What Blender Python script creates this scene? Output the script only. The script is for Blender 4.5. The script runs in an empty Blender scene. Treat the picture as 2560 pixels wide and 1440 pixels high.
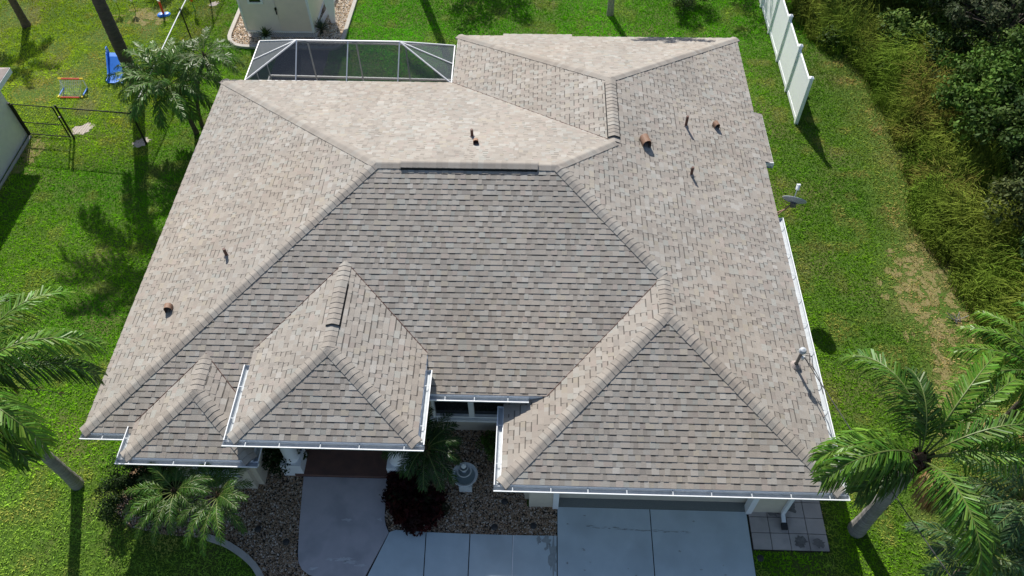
import bpy, bmesh, math, random
import numpy as np
from mathutils import Vector, Matrix
random.seed(7); RNG = np.random.default_rng(11)
SC = bpy.context.scene
COL = SC.collection
R = math.radians

# ------------------------------------------------------------------ camera
cd = bpy.data.cameras.new('camera'); cam = bpy.data.objects.new('camera', cd); COL.objects.link(cam)
FPX, PITCH, YAW, ROLL = 1991.24, 0.9141, -0.0466, -0.0180
cd.sensor_width = 36.0; cd.lens = 36.0 * FPX / 2560.0; cd.clip_end = 600; cd.clip_start = 0.1
def cam_rot():
    cy, sy, cp, sp = math.cos(YAW), math.sin(YAW), math.cos(PITCH), math.sin(PITCH)
    f = Vector((sy*cp, cy*cp, -sp)); r = Vector((cy, -sy, 0)); u = r.cross(f)
    r2 = math.cos(ROLL)*r + math.sin(ROLL)*u; u2 = -math.sin(ROLL)*r + math.cos(ROLL)*u
    return Matrix((r2, u2, -f)).transposed()
cam.matrix_world = Matrix.Translation((10.4997, -8.3463, 19.1711)) @ cam_rot().to_4x4()
SC.camera = cam

# ------------------------------------------------------------------ sky, sun, exposure
SUN_AZ, SUN_EL = R(-18.5), R(40.5)          # azimuth clockwise from +Y: behind the house, a little to the left
w = bpy.data.worlds.new('World'); SC.world = w; w.use_nodes = True
nt = w.node_tree; bg = nt.nodes['Background']; sky = nt.nodes.new('ShaderNodeTexSky')
sky.sky_type = 'NISHITA'; sky.sun_disc = False; sky.sun_elevation = SUN_EL; sky.sun_rotation = SUN_AZ
nt.links.new(sky.outputs[0], bg.inputs[0]); bg.inputs[1].default_value = 0.092
sd = bpy.data.lights.new('sun', 'SUN'); sd.energy = 4.9; sd.angle = R(0.5); sd.color = (1.0, 0.955, 0.88)
sun = bpy.data.objects.new('sun', sd); COL.objects.link(sun)
sdir = Vector((math.sin(SUN_AZ)*math.cos(SUN_EL), math.cos(SUN_AZ)*math.cos(SUN_EL), math.sin(SUN_EL)))
sun.rotation_euler = sdir.to_track_quat('Z', 'Y').to_euler(); sun.location = sdir*60
vs = SC.view_settings; vs.view_transform = 'Standard'; vs.look = 'None'; vs.exposure = 0.5; vs.gamma = 1
SC.cycles.max_bounces = 6; SC.cycles.transparent_max_bounces = 12

# ------------------------------------------------------------------ materials
def srgb(r, g, b):
    f = lambda c: (c/255/12.92) if c/255 <= .04045 else ((c/255+.055)/1.055)**2.4
    return (f(r), f(g), f(b), 1)
def mat(name, c1, c2=None, scale=6, rough=.8, bump=0, bscale=60, attr=False, spec=.3, trans=0, metal=0, c3=None, s3=1.2, detail=5, emit=0, stretch=None):
    m = bpy.data.materials.new(name); m.use_nodes = True; n = m.node_tree.nodes; l = m.node_tree.links
    p = n['Principled BSDF']; p.inputs['Roughness'].default_value = rough; p.inputs['Metallic'].default_value = metal
    p.inputs['Specular IOR Level'].default_value = spec
    tc = n.new('ShaderNodeTexCoord'); geo = n.new('ShaderNodeNewGeometry')
    if len(c1) == 3: c1 = (*c1, 1)
    col = None; pos = geo.outputs['Position']
    if stretch:
        vm = n.new('ShaderNodeVectorMath'); vm.operation = 'MULTIPLY'; vm.inputs[1].default_value = stretch; l.new(pos, vm.inputs[0]); pos = vm.outputs[0]
    if c2:
        if len(c2) == 3: c2 = (*c2, 1)
        t = n.new('ShaderNodeTexNoise'); t.inputs['Scale'].default_value = scale; t.inputs['Detail'].default_value = detail; t.inputs['Roughness'].default_value = .65
        l.new(pos, t.inputs['Vector'])
        r = n.new('ShaderNodeMapRange'); r.inputs[1].default_value = .32; r.inputs[2].default_value = .68; l.new(t.outputs[0], r.inputs[0])
        mx = n.new('ShaderNodeMix'); mx.data_type = 'RGBA'; mx.inputs[6].default_value = c1; mx.inputs[7].default_value = c2
        l.new(r.outputs[0], mx.inputs[0]); col = mx.outputs[2]
        if c3:
            t2 = n.new('ShaderNodeTexNoise'); t2.inputs['Scale'].default_value = s3; t2.inputs['Detail'].default_value = 3
            l.new(geo.outputs['Position'], t2.inputs['Vector'])
            r2 = n.new('ShaderNodeMapRange'); r2.inputs[1].default_value = .5; r2.inputs[2].default_value = .68; l.new(t2.outputs[0], r2.inputs[0])
            m2 = n.new('ShaderNodeMix'); m2.data_type = 'RGBA'; m2.inputs[7].default_value = (*c3[:3], 1); l.new(col, m2.inputs[6]); l.new(r2.outputs[0], m2.inputs[0]); col = m2.outputs[2]
    if attr:
        a = n.new('ShaderNodeAttribute'); a.attribute_name = 'col'
        if col is None: col = a.outputs['Color']
        else:
            mm = n.new('ShaderNodeMix'); mm.data_type = 'RGBA'; mm.blend_type = 'MULTIPLY'; mm.inputs[0].default_value = 1
            l.new(col, mm.inputs[6]); l.new(a.outputs['Color'], mm.inputs[7]); col = mm.outputs[2]
    if col is None: p.inputs['Base Color'].default_value = c1
    else: l.new(col, p.inputs['Base Color'])
    if bump:
        b = n.new('ShaderNodeBump'); b.inputs['Strength'].default_value = bump; b.inputs['Distance'].default_value = .02
        tb = n.new('ShaderNodeTexNoise'); tb.inputs['Scale'].default_value = bscale; tb.inputs['Detail'].default_value = 6
        l.new(pos, tb.inputs['Vector']); l.new(tb.outputs[0], b.inputs['Height']); l.new(b.outputs[0], p.inputs['Normal'])
    if trans:
        tr = n.new('ShaderNodeBsdfTranslucent'); ms = n.new('ShaderNodeMixShader'); ms.inputs[0].default_value = trans
        if col is None: tr.inputs[0].default_value = c1
        else: l.new(col, tr.inputs[0])
        l.new(p.outputs[0], ms.inputs[1]); l.new(tr.outputs[0], ms.inputs[2]); l.new(ms.outputs[0], n['Material Output'].inputs[0])
    return m
M = {}
M['shingle'] = mat('shingle', (.93,.915,.89), (1.07,1.04,1.0), 90, .92, .35, 260, attr=True, spec=.2, c3=(1.02,.965,.90), s3=.22)
M['white'] = mat('white_paint', (.78,.79,.80), (.72,.73,.74), 3, .45)
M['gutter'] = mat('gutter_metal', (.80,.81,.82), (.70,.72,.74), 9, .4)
M['gutterin'] = mat('gutter_inside_shaded', (.52,.55,.57), (.42,.45,.47), 8, .55)  # white gutter toned down to grey, putting the trough's shade into the colour
M['vinyl'] = mat('white_vinyl', (.86,.88,.91), (.83,.85,.88), 2, .35)
M['stucco'] = mat('cream_stucco', (.60,.54,.44), (.54,.48,.39), 5, .9, .4, 90)
M['stuccoN'] = mat('pale_stucco', (.68,.66,.62), (.62,.60,.57), 5, .9, .4, 90)
M['glass'] = mat('dark_glass', (.012,.014,.016), rough=.08, spec=.5)
M['black'] = mat('black_metal', (.012,.012,.013), rough=.45)
M['dark'] = mat('dark_plastic', (.03,.03,.032), rough=.6)
M['copper'] = mat('painted_vent', (.30,.18,.12), (.23,.135,.09), 25, .6)
M['pipe'] = mat('brown_pipe', (.13,.065,.05), (.09,.05,.04), 30, .6)
M['conc'] = mat('concrete', (.54,.62,.65), (.48,.56,.59), 2.2, .85, .25, 120, c3=(.44,.51,.535), s3=.9)
M['conc2'] = mat('walkway_concrete', (.50,.465,.48), (.43,.41,.425), 2.5, .85, .25, 120, c3=(.37,.355,.37), s3=1.5)
M['chip'] = mat('worn_patch', (.62,.62,.62), (.48,.47,.48), 14, .9)
M['stain'] = mat('oil_stain', (.27,.29,.29), (.34,.38,.38), 9, .9)
M['mildew'] = mat('mildew', (.10,.095,.09), (.22,.205,.195), 12, .9)
M['dryturf'] = mat('dry_turf', (.24,.19,.09), (.13,.14,.035), 7, .95, .6, 40)
M['curb'] = mat('curb_concrete', (.46,.43,.39), (.38,.36,.33), 6, .9, .3, 90)
M['tile'] = mat('slab_paver', (.50,.45,.42), (.40,.36,.34), 1.8, .85, .3, 90, c3=(.26,.24,.23), s3=1.1)
M['apron'] = mat('speckled_apron', (.16,.18,.17), (.24,.25,.23), 60, .8)
M['brick'] = mat('red_paver', (.16,.085,.065), (.11,.065,.055), 4, .85, .3, 60)
M['deck'] = mat('patio_paver', (.17,.13,.125), (.12,.10,.10), 5, .85, .3, 40)
M['soil'] = mat('soil', (.06,.045,.03), (.04,.03,.022), 8, .95)
M['litter'] = mat('leaf_litter', (.05,.04,.025), (.025,.028,.014), 5, .95, .6, 30)
M['sand'] = mat('sand', (.52,.46,.42), (.38,.33,.28), 14, .95, .4, 60)
M['pebble'] = mat('pebble', (.9,.9,.9), (1.1,1.05,1.0), 40, .8, attr=True)
M['ground'] = mat('lawn_ground', (.05,.11,.010), (.07,.12,.012), 3, .95, .6, 40, c3=(.10,.11,.03), s3=.5)
M['blade'] = mat('grass_blade', (.9,.9,.9), (1.1,1.1,1.1), 1.5, .65, attr=True, spec=.0, trans=.18)
M['leaf'] = mat('leaf', (.9,.9,.9), (1.1,1.1,1.1), 2, .6, attr=True, spec=.1, trans=.2)
M['palmleaf'] = mat('palm_leaf', (.85,.85,.85), (1.1,1.1,1.1), 3, .42, attr=True, spec=.28, trans=.25)
M['rachis'] = mat('frond_stem', (.09,.14,.03), (.14,.16,.045), 8, .5)
M['bark'] = mat('palm_bark', (.30,.285,.27), (.16,.15,.14), 3.2, .9, .8, 7, stretch=(1,1,7), c3=(.20,.19,.165), s3=3)
M['bark2'] = mat('dark_bark', (.10,.082,.066), (.05,.042,.036), 4, .9, .8, 8, stretch=(1,1,5))
M['boot'] = mat('frond_boot', (.13,.08,.05), (.07,.045,.03), 20, .9, .8, 30)
M['siding'] = mat('beige_siding', (.78,.70,.62), (.72,.65,.575), 3, .7)
M['sdoor'] = mat('shed_door_panel', (.76,.66,.56), (.70,.61,.52), 3, .75)
M['stone'] = mat('cast_stone', (.66,.69,.70), (.48,.51,.52), 12, .85, .4, 60)
M['water'] = mat('still_water', (.20,.25,.26), rough=.15, spec=.5)
M['blue'] = mat('blue_plastic', (.03,.17,.62), (.045,.22,.70), 4, .4)
M['red'] = mat('red_plastic', (.62,.06,.03), rough=.45)
M['orange'] = mat('orange_plastic', (.75,.17,.02), rough=.45)
M['yellow'] = mat('yellow_plastic', (.75,.55,.03), rough=.45)
M['toygreen'] = mat('green_plastic', (.05,.32,.08), rough=.45)
M['dish'] = mat('dish_grey', (.42,.45,.48), (.36,.39,.42), 6, .5)
M['steel'] = mat('weathered_steel', (.20,.19,.18), (.12,.11,.10), 20, .55, metal=.3)
M['cable'] = mat('cable', (.05,.05,.05), rough=.6)
M['vinedge'] = mat('roof_vent_plastic', (.012,.012,.012), rough=.7)
M['tc'] = mat('terracotta_roof', (.33,.28,.26), (.28,.24,.22), 7, .9)
def screen_mat():
    m = bpy.data.materials.new('insect_screen'); m.use_nodes = True; n = m.node_tree.nodes; l = m.node_tree.links
    p = n['Principled BSDF']; p.inputs['Base Color'].default_value = (.085,.10,.115,1); p.inputs['Roughness'].default_value = .55
    t = n.new('ShaderNodeBsdfTransparent'); ms = n.new('ShaderNodeMixShader')
    lw = n.new('ShaderNodeLayerWeight'); lw.inputs[0].default_value = .35
    r = n.new('ShaderNodeMapRange'); r.inputs[3].default_value = .44; r.inputs[4].default_value = .88; l.new(lw.outputs['Facing'], r.inputs[0])
    l.new(r.outputs[0], ms.inputs[0]); l.new(t.outputs[0], ms.inputs[1]); l.new(p.outputs[0], ms.inputs[2]); l.new(ms.outputs[0], n['Material Output'].inputs[0])
    return m
M['screen'] = screen_mat()

# ------------------------------------------------------------------ mesh helpers
def V3(p): return np.array(p, float)
class MB:
    def __init__(s): s.v = []; s.f = []; s.c = []; s.mi = []; s.cur = 0; s.col = None
    def face(s, pts, col=None):
        i = len(s.v); s.v.extend([tuple(map(float, p)) for p in pts]); s.f.append(tuple(range(i, i+len(pts)))); s.c.append(col if col is not None else (s.col or (1,1,1))); s.mi.append(s.cur)
    def box(s, c, d, rz=0, col=None):
        c = V3(c); hx, hy, hz = [a/2 for a in d]; ca, sa = math.cos(rz), math.sin(rz)
        P = [c + (x*ca-y*sa, x*sa+y*ca, z) for z in (-hz, hz) for x, y in ((-hx,-hy),(hx,-hy),(hx,hy),(-hx,hy))]
        for q in ((3,2,1,0),(4,5,6,7),(0,1,5,4),(1,2,6,5),(2,3,7,6),(3,0,4,7)): s.face([P[i] for i in q], col)
    def beam(s, p, q, w, h, col=None, up=(0,0,1)):
        p, q = V3(p), V3(q); d = q-p; d /= np.linalg.norm(d); u = V3(up)
        if abs(d@u) > .98: u = V3((1,0,0))
        a = np.cross(d, u); a /= np.linalg.norm(a); b = np.cross(a, d)
        k = [a*x*w/2 + b*y*h/2 for x, y in ((-1,-1),(1,-1),(1,1),(-1,1))]
        A = [p+e for e in k]; B = [q+e for e in k]
        for i in range(4): j = (i+1) % 4; s.face([A[i], A[j], B[j], B[i]], col)
        s.face(A[::-1], col); s.face(B, col)
    def tube(s, pts, radii, n=8, col=None, caps=True):
        pts = [V3(p) for p in pts]
        if not hasattr(radii, '__len__'): radii = [radii]*len(pts)
        rings = []
        for i, p in enumerate(pts):
            d = pts[min(i+1, len(pts)-1)] - pts[max(i-1, 0)]; d = d/(np.linalg.norm(d)+1e-9)
            u = V3((0,0,1)) if abs(d[2]) < .9 else V3((1,0,0))
            a = np.cross(d, u); a /= np.linalg.norm(a); b = np.cross(d, a)
            rings.append([p + radii[i]*(a*math.cos(t)+b*math.sin(t)) for t in np.linspace(0, 2*math.pi, n, endpoint=False)])
        for i in range(len(rings)-1):
            for j in range(n): k = (j+1) % n; s.face([rings[i][j], rings[i][k], rings[i+1][k], rings[i+1][j]], col)
        if caps: s.face(rings[0], col); s.face(rings[-1][::-1], col)
    def lathe(s, c, prof, n=20, col=None):
        c = V3(c); R_ = [[c + (r*math.cos(t), r*math.sin(t), z) for t in np.linspace(0, 2*math.pi, n, endpoint=False)] for r, z in prof]
        for i in range(len(R_)-1):
            for j in range(n): k = (j+1) % n; s.face([R_[i][j], R_[i][k], R_[i+1][k], R_[i+1][j]], col)
    def prism(s, poly, z0, z1, col=None):
        n = len(poly)
        s.face([(x, y, z1) for x, y in poly], col); s.face([(x, y, z0) for x, y in poly][::-1], col)
        for i in range(n): j = (i+1) % n; s.face([(*poly[i], z0), (*poly[j], z0), (*poly[j], z1), (*poly[i], z1)], col)
    def build(s, name, mats, parent=None, smooth=False):
        V = np.array(s.v, np.float32)
        return mesh_obj(name, V, s.f, mats, parent, s.c, s.mi, smooth)
ORG = {}
def org(o): return ORG.get(o.name, (0,0,0)) if o else (0,0,0)
def mesh_obj(name, V, F, mats, parent=None, cols=None, mi=None, smooth=False):
    me = bpy.data.meshes.new(name); o0 = org(parent)
    V = np.asarray(V, np.float32) - np.array(o0, np.float32)
    me.from_pydata([tuple(v) for v in V.tolist()], [], F)
    mats = mats if isinstance(mats, (list, tuple)) else [mats]
    for m in mats: me.materials.append(M[m])
    if mi is not None and len(mats) > 1: me.polygons.foreach_set('material_index', np.array(mi, np.int32))
    if cols is not None and any(M[m].node_tree.nodes.get('Attribute') for m in mats):
        ca = me.color_attributes.new('col', 'FLOAT_COLOR', 'CORNER')
        n = np.array([len(f) for f in F]); C = np.repeat(np.array([(*c[:3], 1) for c in cols], np.float32), n, axis=0)
        ca.data.foreach_set('color', C.ravel())
    me.update()
    ob = bpy.data.objects.new(name, me); COL.objects.link(ob)
    if smooth: me.shade_smooth()
    if parent: ob.parent = parent; ORG[ob.name] = o0
    return ob
def fast_obj(name, V, nper, mats, cols, parent=None):
    """V: (N*nper,3) loose polygons of nper vertices, one colour per polygon"""
    o0 = np.array(org(parent), np.float32); V = (V - o0).astype(np.float32); N = len(V)//nper
    me = bpy.data.meshes.new(name); me.vertices.add(len(V)); me.vertices.foreach_set('co', V.ravel())
    me.loops.add(len(V)); me.loops.foreach_set('vertex_index', np.arange(len(V), dtype=np.int32))
    me.polygons.add(N); me.polygons.foreach_set('loop_start', np.arange(0, len(V), nper, dtype=np.int32))
    me.materials.append(M[mats])
    ca = me.color_attributes.new('col', 'FLOAT_COLOR', 'CORNER')
    C = np.repeat(np.concatenate([cols, np.ones((N,1))], 1).astype(np.float32), nper, axis=0); ca.data.foreach_set('color', C.ravel())
    me.update(calc_edges=True)
    ob = bpy.data.objects.new(name, me); COL.objects.link(ob)
    if parent: ob.parent = parent; ORG[ob.name] = tuple(o0)
    return ob
def tag(o, label, cat, group=None):
    o['label'] = label; o['category'] = cat
    if group: o['group'] = group
    return o
def struct(o, kind='structure'): o['kind'] = kind; return o
def thing(name, label, cat, loc=(0,0,0), group=None):
    o = bpy.data.objects.new(name, None); COL.objects.link(o); o.location = loc; o.empty_display_size = .2
    ORG[o.name] = tuple(loc); return tag(o, label, cat, group)
def copy_thing(src, loc, label, rz=0):
    r = src.copy(); COL.objects.link(r); r.location = loc; r.rotation_euler = (0,0,rz); r['label'] = label; ORG[r.name] = tuple(loc)
    for ch in list(src.children):
        c = ch.copy(); COL.objects.link(c); c.parent = r
        for g in list(ch.children):
            d = g.copy(); COL.objects.link(d); d.parent = c
    return r
def inpoly(X, Y, poly):
    ins = np.zeros(len(X), bool); n = len(poly)
    for i in range(n):
        x1, y1 = poly[i]; x2, y2 = poly[(i+1) % n]
        c = ((y1 > Y) != (y2 > Y)) & (X < (x2-x1)*(Y-y1)/((y2-y1) if y2 != y1 else 1e-9)+x1); ins ^= c
    return ins

# ================================================================== THE GROUND
def sheet(name, poly, z, m, kind='structure'):
    b = MB(); b.face([(x, y, z) for x, y in poly]); return struct(b.build(name, m), kind)
b = MB()
for i in range(-6, 8):
    for j in range(-6, 8): b.face([(10+i*20, 10+j*20, 0), (30+i*20, 10+j*20, 0), (30+i*20, 30+j*20, 0), (10+i*20, 30+j*20, 0)])
struct(b.build('lawn', 'ground'))
HOUSE_FOOT = [(.4,.5),(1.6,.5),(1.6,-.2),(6.9,-.2),(6.9,1.6),(10.4,1.6),(10.4,-.5),(16.8,-.5),(16.8,15.1),(8.1,15.1),(8.1,12.5),(.4,12.5)]
WOODS = [(21.2,40),(21.6,18.9),(23.2,17.2),(24.2,14.5),(24.4,12),(24.6,9),(24.3,7),(24.6,5),(24.6,2),(25,-6),(60,-8),(60,40)]
def rounded(poly, r=.35, n=6):
    out = []
    for i, p in enumerate(poly):
        a, c = np.array(poly[i-1]), np.array(poly[(i+1) % len(poly)]); p = np.array(p)
        rr = r[i] if isinstance(r, (list, tuple)) else r
        if rr <= 0: out.append(tuple(p)); continue
        d1 = (a-p)/np.linalg.norm(a-p); d2 = (c-p)/np.linalg.norm(c-p)
        for t in np.linspace(0, 1, n): out.append(tuple((1-t)**2*(p+d1*rr)+2*t*(1-t)*p+t*t*(p+d2*rr)))
    return out
sheet('forest_floor', WOODS, .012, 'litter')
# gravel beds
BED_R = [(7.05,-1.26),(11.16,-1.26),(11.16,-.5),(10.4,-.5),(10.4,1.6),(6.9,1.6),(6.9,.1),(6.88,-.9)]
curve_pts = [(1.35,-1.45),(2.0,-1.5),(2.6,-1.52),(3.05,-1.65),(3.45,-1.85),(3.75,-2.05),(4.0,-2.28),(4.3,-2.7),(4.5,-3.2)]
BED_L = [(.15,.45),(.05,-.9),(.6,-1.3)] + curve_pts + [(5.2,-3.4),(5.2,-2.2),(4.86,-1.9),(4.7,.12),(4.4,.5),(1.6,.5)]
SHED_BED = rounded([(-2.0,22.5),(-2.0,18.25),(2.62,18.15),(2.75,22.5)], [0,.9,.5,0], 8)
sheet('gravel_soil', BED_R, .012, 'soil'); sheet('gravel_soil', BED_L, .012, 'soil'); sheet('gravel_soil', SHED_BED, .012, 'soil')
def gravel(name, poly, dens, pal, size):
    P = np.array(poly); lo, hi = P.min(0), P.max(0); n = int((hi-lo).prod()*dens)
    X = RNG.uniform(lo[0], hi[0], n); Y = RNG.uniform(lo[1], hi[1], n); k = inpoly(X, Y, poly); X, Y = X[k], Y[k]; n = len(X)
    s = RNG.uniform(.6, 1.35, n)*size; Z = .016+s*.35*RNG.uniform(.4, 1.3, n)
    ax = np.stack([s*RNG.uniform(.8,1.3,n), s*RNG.uniform(.6,1,n), s*RNG.uniform(.4,.7,n)], 1)
    th = RNG.uniform(0, 6.28, n); ca, sa = np.cos(th), np.sin(th)
    o = np.array([(1,0,0),(0,1,0),(-1,0,0),(0,-1,0),(.1,.1,1),(0,0,-1)], float)
    L = o[None]*ax[:, None, :] + RNG.normal(0, .12, (n,6,3))*size
    W = np.stack([L[...,0]*ca[:,None]-L[...,1]*sa[:,None]+X[:,None], L[...,0]*sa[:,None]+L[...,1]*ca[:,None]+Y[:,None], L[...,2]+Z[:,None]], -1)
    T = np.array([(0,1,4),(1,2,4),(2,3,4),(3,0,4)])
    pal = np.array(pal); c = pal[RNG.integers(0, len(pal), n)]*RNG.uniform(.75, 1.2, (n,1))
    return struct(fast_obj(name, W[:, T].reshape(-1,3), 3, 'pebble', np.repeat(c, 4, 0)), 'stuff')
PAL = [(.36,.25,.155),(.27,.18,.105),(.44,.35,.26),(.18,.12,.08),(.60,.54,.47),(.31,.235,.17),(.40,.27,.17)]
gravel('gravel', BED_R, 1700, PAL, .022); gravel('gravel', BED_L, 1700, PAL, .022)
gravel('gravel', SHED_BED, 900, [(.62,.50,.36),(.70,.62,.52),(.52,.40,.27),(.75,.70,.64),(.45,.33,.22)], .034)
def strip_curb(name, pts, wd, h, m='curb'):
    b = MB(); pts = [np.array(p) for p in pts]; Ls, Rs = [], []
    for i, p in enumerate(pts):
        d = pts[min(i+1, len(pts)-1)]-pts[max(i-1, 0)]; d /= np.linalg.norm(d); nrm = np.array([-d[1], d[0]])*wd/2; Ls.append(p+nrm); Rs.append(p-nrm)
    for i in range(len(pts)-1):
        a, b_, c, d = Ls[i], Ls[i+1], Rs[i+1], Rs[i]
        f = .86 if i % 6 == 5 else 1
        b.face([(*a,h),(*d,h),(*c,h),(*b_,h)]); b.face([(*a,0),(*a,h),(*b_,h),(*b_,0)]); b.face([(*d,h),(*d,0),(*c,0),(*c,h)])
    return struct(b.build(name, m))
def smooth_pts(pts, n=6):
    pts = [np.array(p, float) for p in pts]; out = []
    for i in range(len(pts)-1):
        p0, p1, p2, p3 = pts[max(i-1,0)], pts[i], pts[i+1], pts[min(i+2, len(pts)-1)]
        for t in np.linspace(0, 1, n, endpoint=False): out.append(.5*((2*p1)+(p2-p0)*t+(2*p0-5*p1+4*p2-p3)*t*t+(3*p1-p0-3*p2+p3)*t**3))
    return out+[pts[-1]]
strip_curb('curb', smooth_pts(curve_pts[2:]), .15, .09)
strip_curb('curb', SHED_BED, .15, .11)
# driveway slabs with open joints over dark soil
DRIVE = [(6.4,-6),(7.08,-1.2),(11.17,-1.2),(11.17,-.2),(15.86,-.2),(15.86,-6)]
sheet('driveway_base', [(4.7,-6),(4.7,.1),(7.08,.15),(7.14,-1.15),(11.1,-1.2),(11.1,.0),(15.84,.0),(15.84,-6)], .008, 'soil')
b = MB(); g = .012; z = .05
for p in ([(11.175,-6),(13.47-g,-6),(13.47-g,-.5),(11.175,-.5)], [(13.47+g,-6),(15.85,-6),(15.85,-.5),(13.47+g,-.5)],
          [(6.06,-4),(8.06-g,-4),(7.95-g,-1.235),(7.20,-1.20),(7.05,-1.26)], [(8.06+g,-4),(9.08-g,-4),(9.03-g,-1.25),(7.95+g,-1.235)],
          [(9.08+g,-4),(10.1-g,-4),(10.085-g,-1.25),(9.03+g,-1.25)], [(10.1+g,-4),(11.15,-4),(11.15,-1.24),(10.085+g,-1.25)]):
    b.prism(p, .01, z)
struct(b.build('driveway', 'conc'))
b = MB(); b.prism([(11.175,-.49),(15.85,-.49),(15.85,-.02),(11.175,-.02)], .01, .055); struct(b.build('garage_apron', 'apron'))
b = MB(); b.box((10.092,-2.65,.048),(.022,2.8,.008)); struct(b.build('joint_filler', 'white'))
WALK = rounded([(4.66,.13),(4.95,-2.36),(6.02,-4.0),(7.04,-1.26),(6.86,-.75),(6.84,.13)], [0,.42,0,.02,.25,0], 7)
WALK = [(4.66,.13),(4.70,-.3),(4.80,-1.2),(4.90,-1.85),(4.95,-2.05),(5.06,-2.22),(5.25,-2.34),(5.5,-2.40),(6.55,-2.48),(7.03,-1.27),(6.93,-1.08),(6.88,-.9),(6.85,-.5),(6.84,.13)]
b = MB(); b.prism(WALK, .01, .055); struct(b.build('walkway', 'conc2'))
def blob(cx, cy, rx, ry, z, m, name, n=22, jag=.35, rot=0):
    b = MB(); P = []
    for t in np.linspace(0, 6.283, n, endpoint=False):
        k = 1+random.uniform(-jag, jag); x, y = rx*k*math.cos(t), ry*k*math.sin(t); P.append((cx+x*math.cos(rot)-y*math.sin(rot), cy+x*math.sin(rot)+y*math.cos(rot), z))
    for i in range(n): b.face([(cx, cy, z), P[i], P[(i+1) % n]])
    return struct(b.build(name, m))
for x, y, rx, ry in ((6.05,-1.95,.26,.05),(6.2,-2.02,.18,.04),(5.7,-1.97,.08,.03),(6.0,-.98,.13,.035),(6.5,-2.1,.14,.03),(6.78,-.95,.05,.05),(5.35,-2.2,.1,.03)):
    blob(x, y, rx, ry, .0595, 'chip', 'worn_patch', 26, .6)
for x, y, rx, ry in ((10.86,-1.42,.13,.14),(11.05,-1.75,.08,.4),(10.72,-1.33,.05,.09)): blob(x, y, rx, ry, .0545, 'stain', 'damp_stain', 26, .45)
sb = MB()
def spot(cx, cy, rx, ry, z, n=12):
    P = [(cx+rx*random.uniform(.5,1.5)*math.cos(t), cy+ry*random.uniform(.5,1.5)*math.sin(t), z) for t in np.linspace(0, 6.283, n, endpoint=False)]
    for i in range(n): sb.face([(cx, cy, z), P[i], P[(i+1) % n]])
for k in range(26): spot(11.9+k*.10+random.uniform(-.05,.05), -.98-.004*k+random.uniform(-.03,.03), random.uniform(.03,.09), random.uniform(.006,.016), .0542+.00004*k)
for k in range(14): spot(random.uniform(11.4,15.6), random.uniform(-2.2,-.7), random.uniform(.012,.035), random.uniform(.01,.025), .0556+.0001*k)
struct(sb.build('drip_stain', 'stain'))
blob(10.8,-1.5,.1,.1,.0585,'conc','dry_patch', 18, .3)
sb = MB(); dk = 0
for x, y, rx, ry, nn in ((22.3,6.2,.75,1.6,120),(22.1,2.6,.6,1.2,70),(-5.9,20.3,.6,.35,60),(-7.35,12.0,.25,.6,40)):
    for k in range(nn): dk += 1; spot(random.gauss(x, rx*.8), random.gauss(y, ry*.8), random.uniform(.05,.17), random.uniform(.05,.17), .0045+.00002*dk)
struct(sb.build('dry_turf', 'dryturf'))
# slab tiles beside garage
b = MB()
xs = np.linspace(15.9, 17.72, 5); ys = [-1.43, -1.02, -.62, -.22, .18, .6]
for i in range(4):
    for j in range(5):
        b.box(((xs[i]+xs[i+1])/2, (ys[j]+ys[j+1])/2, .03+random.uniform(-.002,.002)), (xs[i+1]-xs[i]-.016, ys[j+1]-ys[j]-.016, .05))
struct(b.build('paver_pad', 'tile')); sheet('paver_base', [(15.87,-1.45),(17.74,-1.45),(17.74,.62),(15.87,.62)], .009, 'soil')
for x, y, r in ((17.05,-1.22,.17),(17.5,-1.25,.13),(16.9,-.35,.2),(16.5,-.45,.18)): blob(x, y, r, r*.8, .0585, 'mildew', 'mildew_stain', 22, .35)
for x, y, rx, ry, m in ((-5.98,13.3,.42,.26,'sand'),(-3.6,12.65,.34,.2,'sand'),(-3.3,18.6,.2,.12,'sand'),(-3.25,21.25,.25,.14,'sand')): blob(x, y, rx, ry, .012, m, 'sand_patch', 26, .3, .6)
b = MB(); b.prism([(.75,12.5),(8.1,12.5),(8.1,15.15),(.75,15.15)], .01, .06); struct(b.build('patio', 'deck'))
b = MB(); b.prism([(.2,15.15),(2.2,15.15),(2.2,18.1),(.2,18.1)], .008, .03); struct(b.build('garden_path', 'deck'))
b = MB(); b.prism([(4.45,.14),(6.95,.14),(6.95,2.6),(4.45,2.6)], .01, .16); struct(b.build('porch_floor', 'brick'))
exec_after = []

# ================================================================== THE HOUSE
K = 1.3; EZ = 2.5
S = dict(F=.374,L=.3863,B=.3825,R=.3896,W=.3728,WB=.3949,GF=.3859,G=.380,PL=.3981,PR=.3687,PF=.404,SL=.4045,SR=.3879,SF=.4012)
ZP, ZS, ZC = .5558*K, .0719*K, .2933*K
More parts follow.
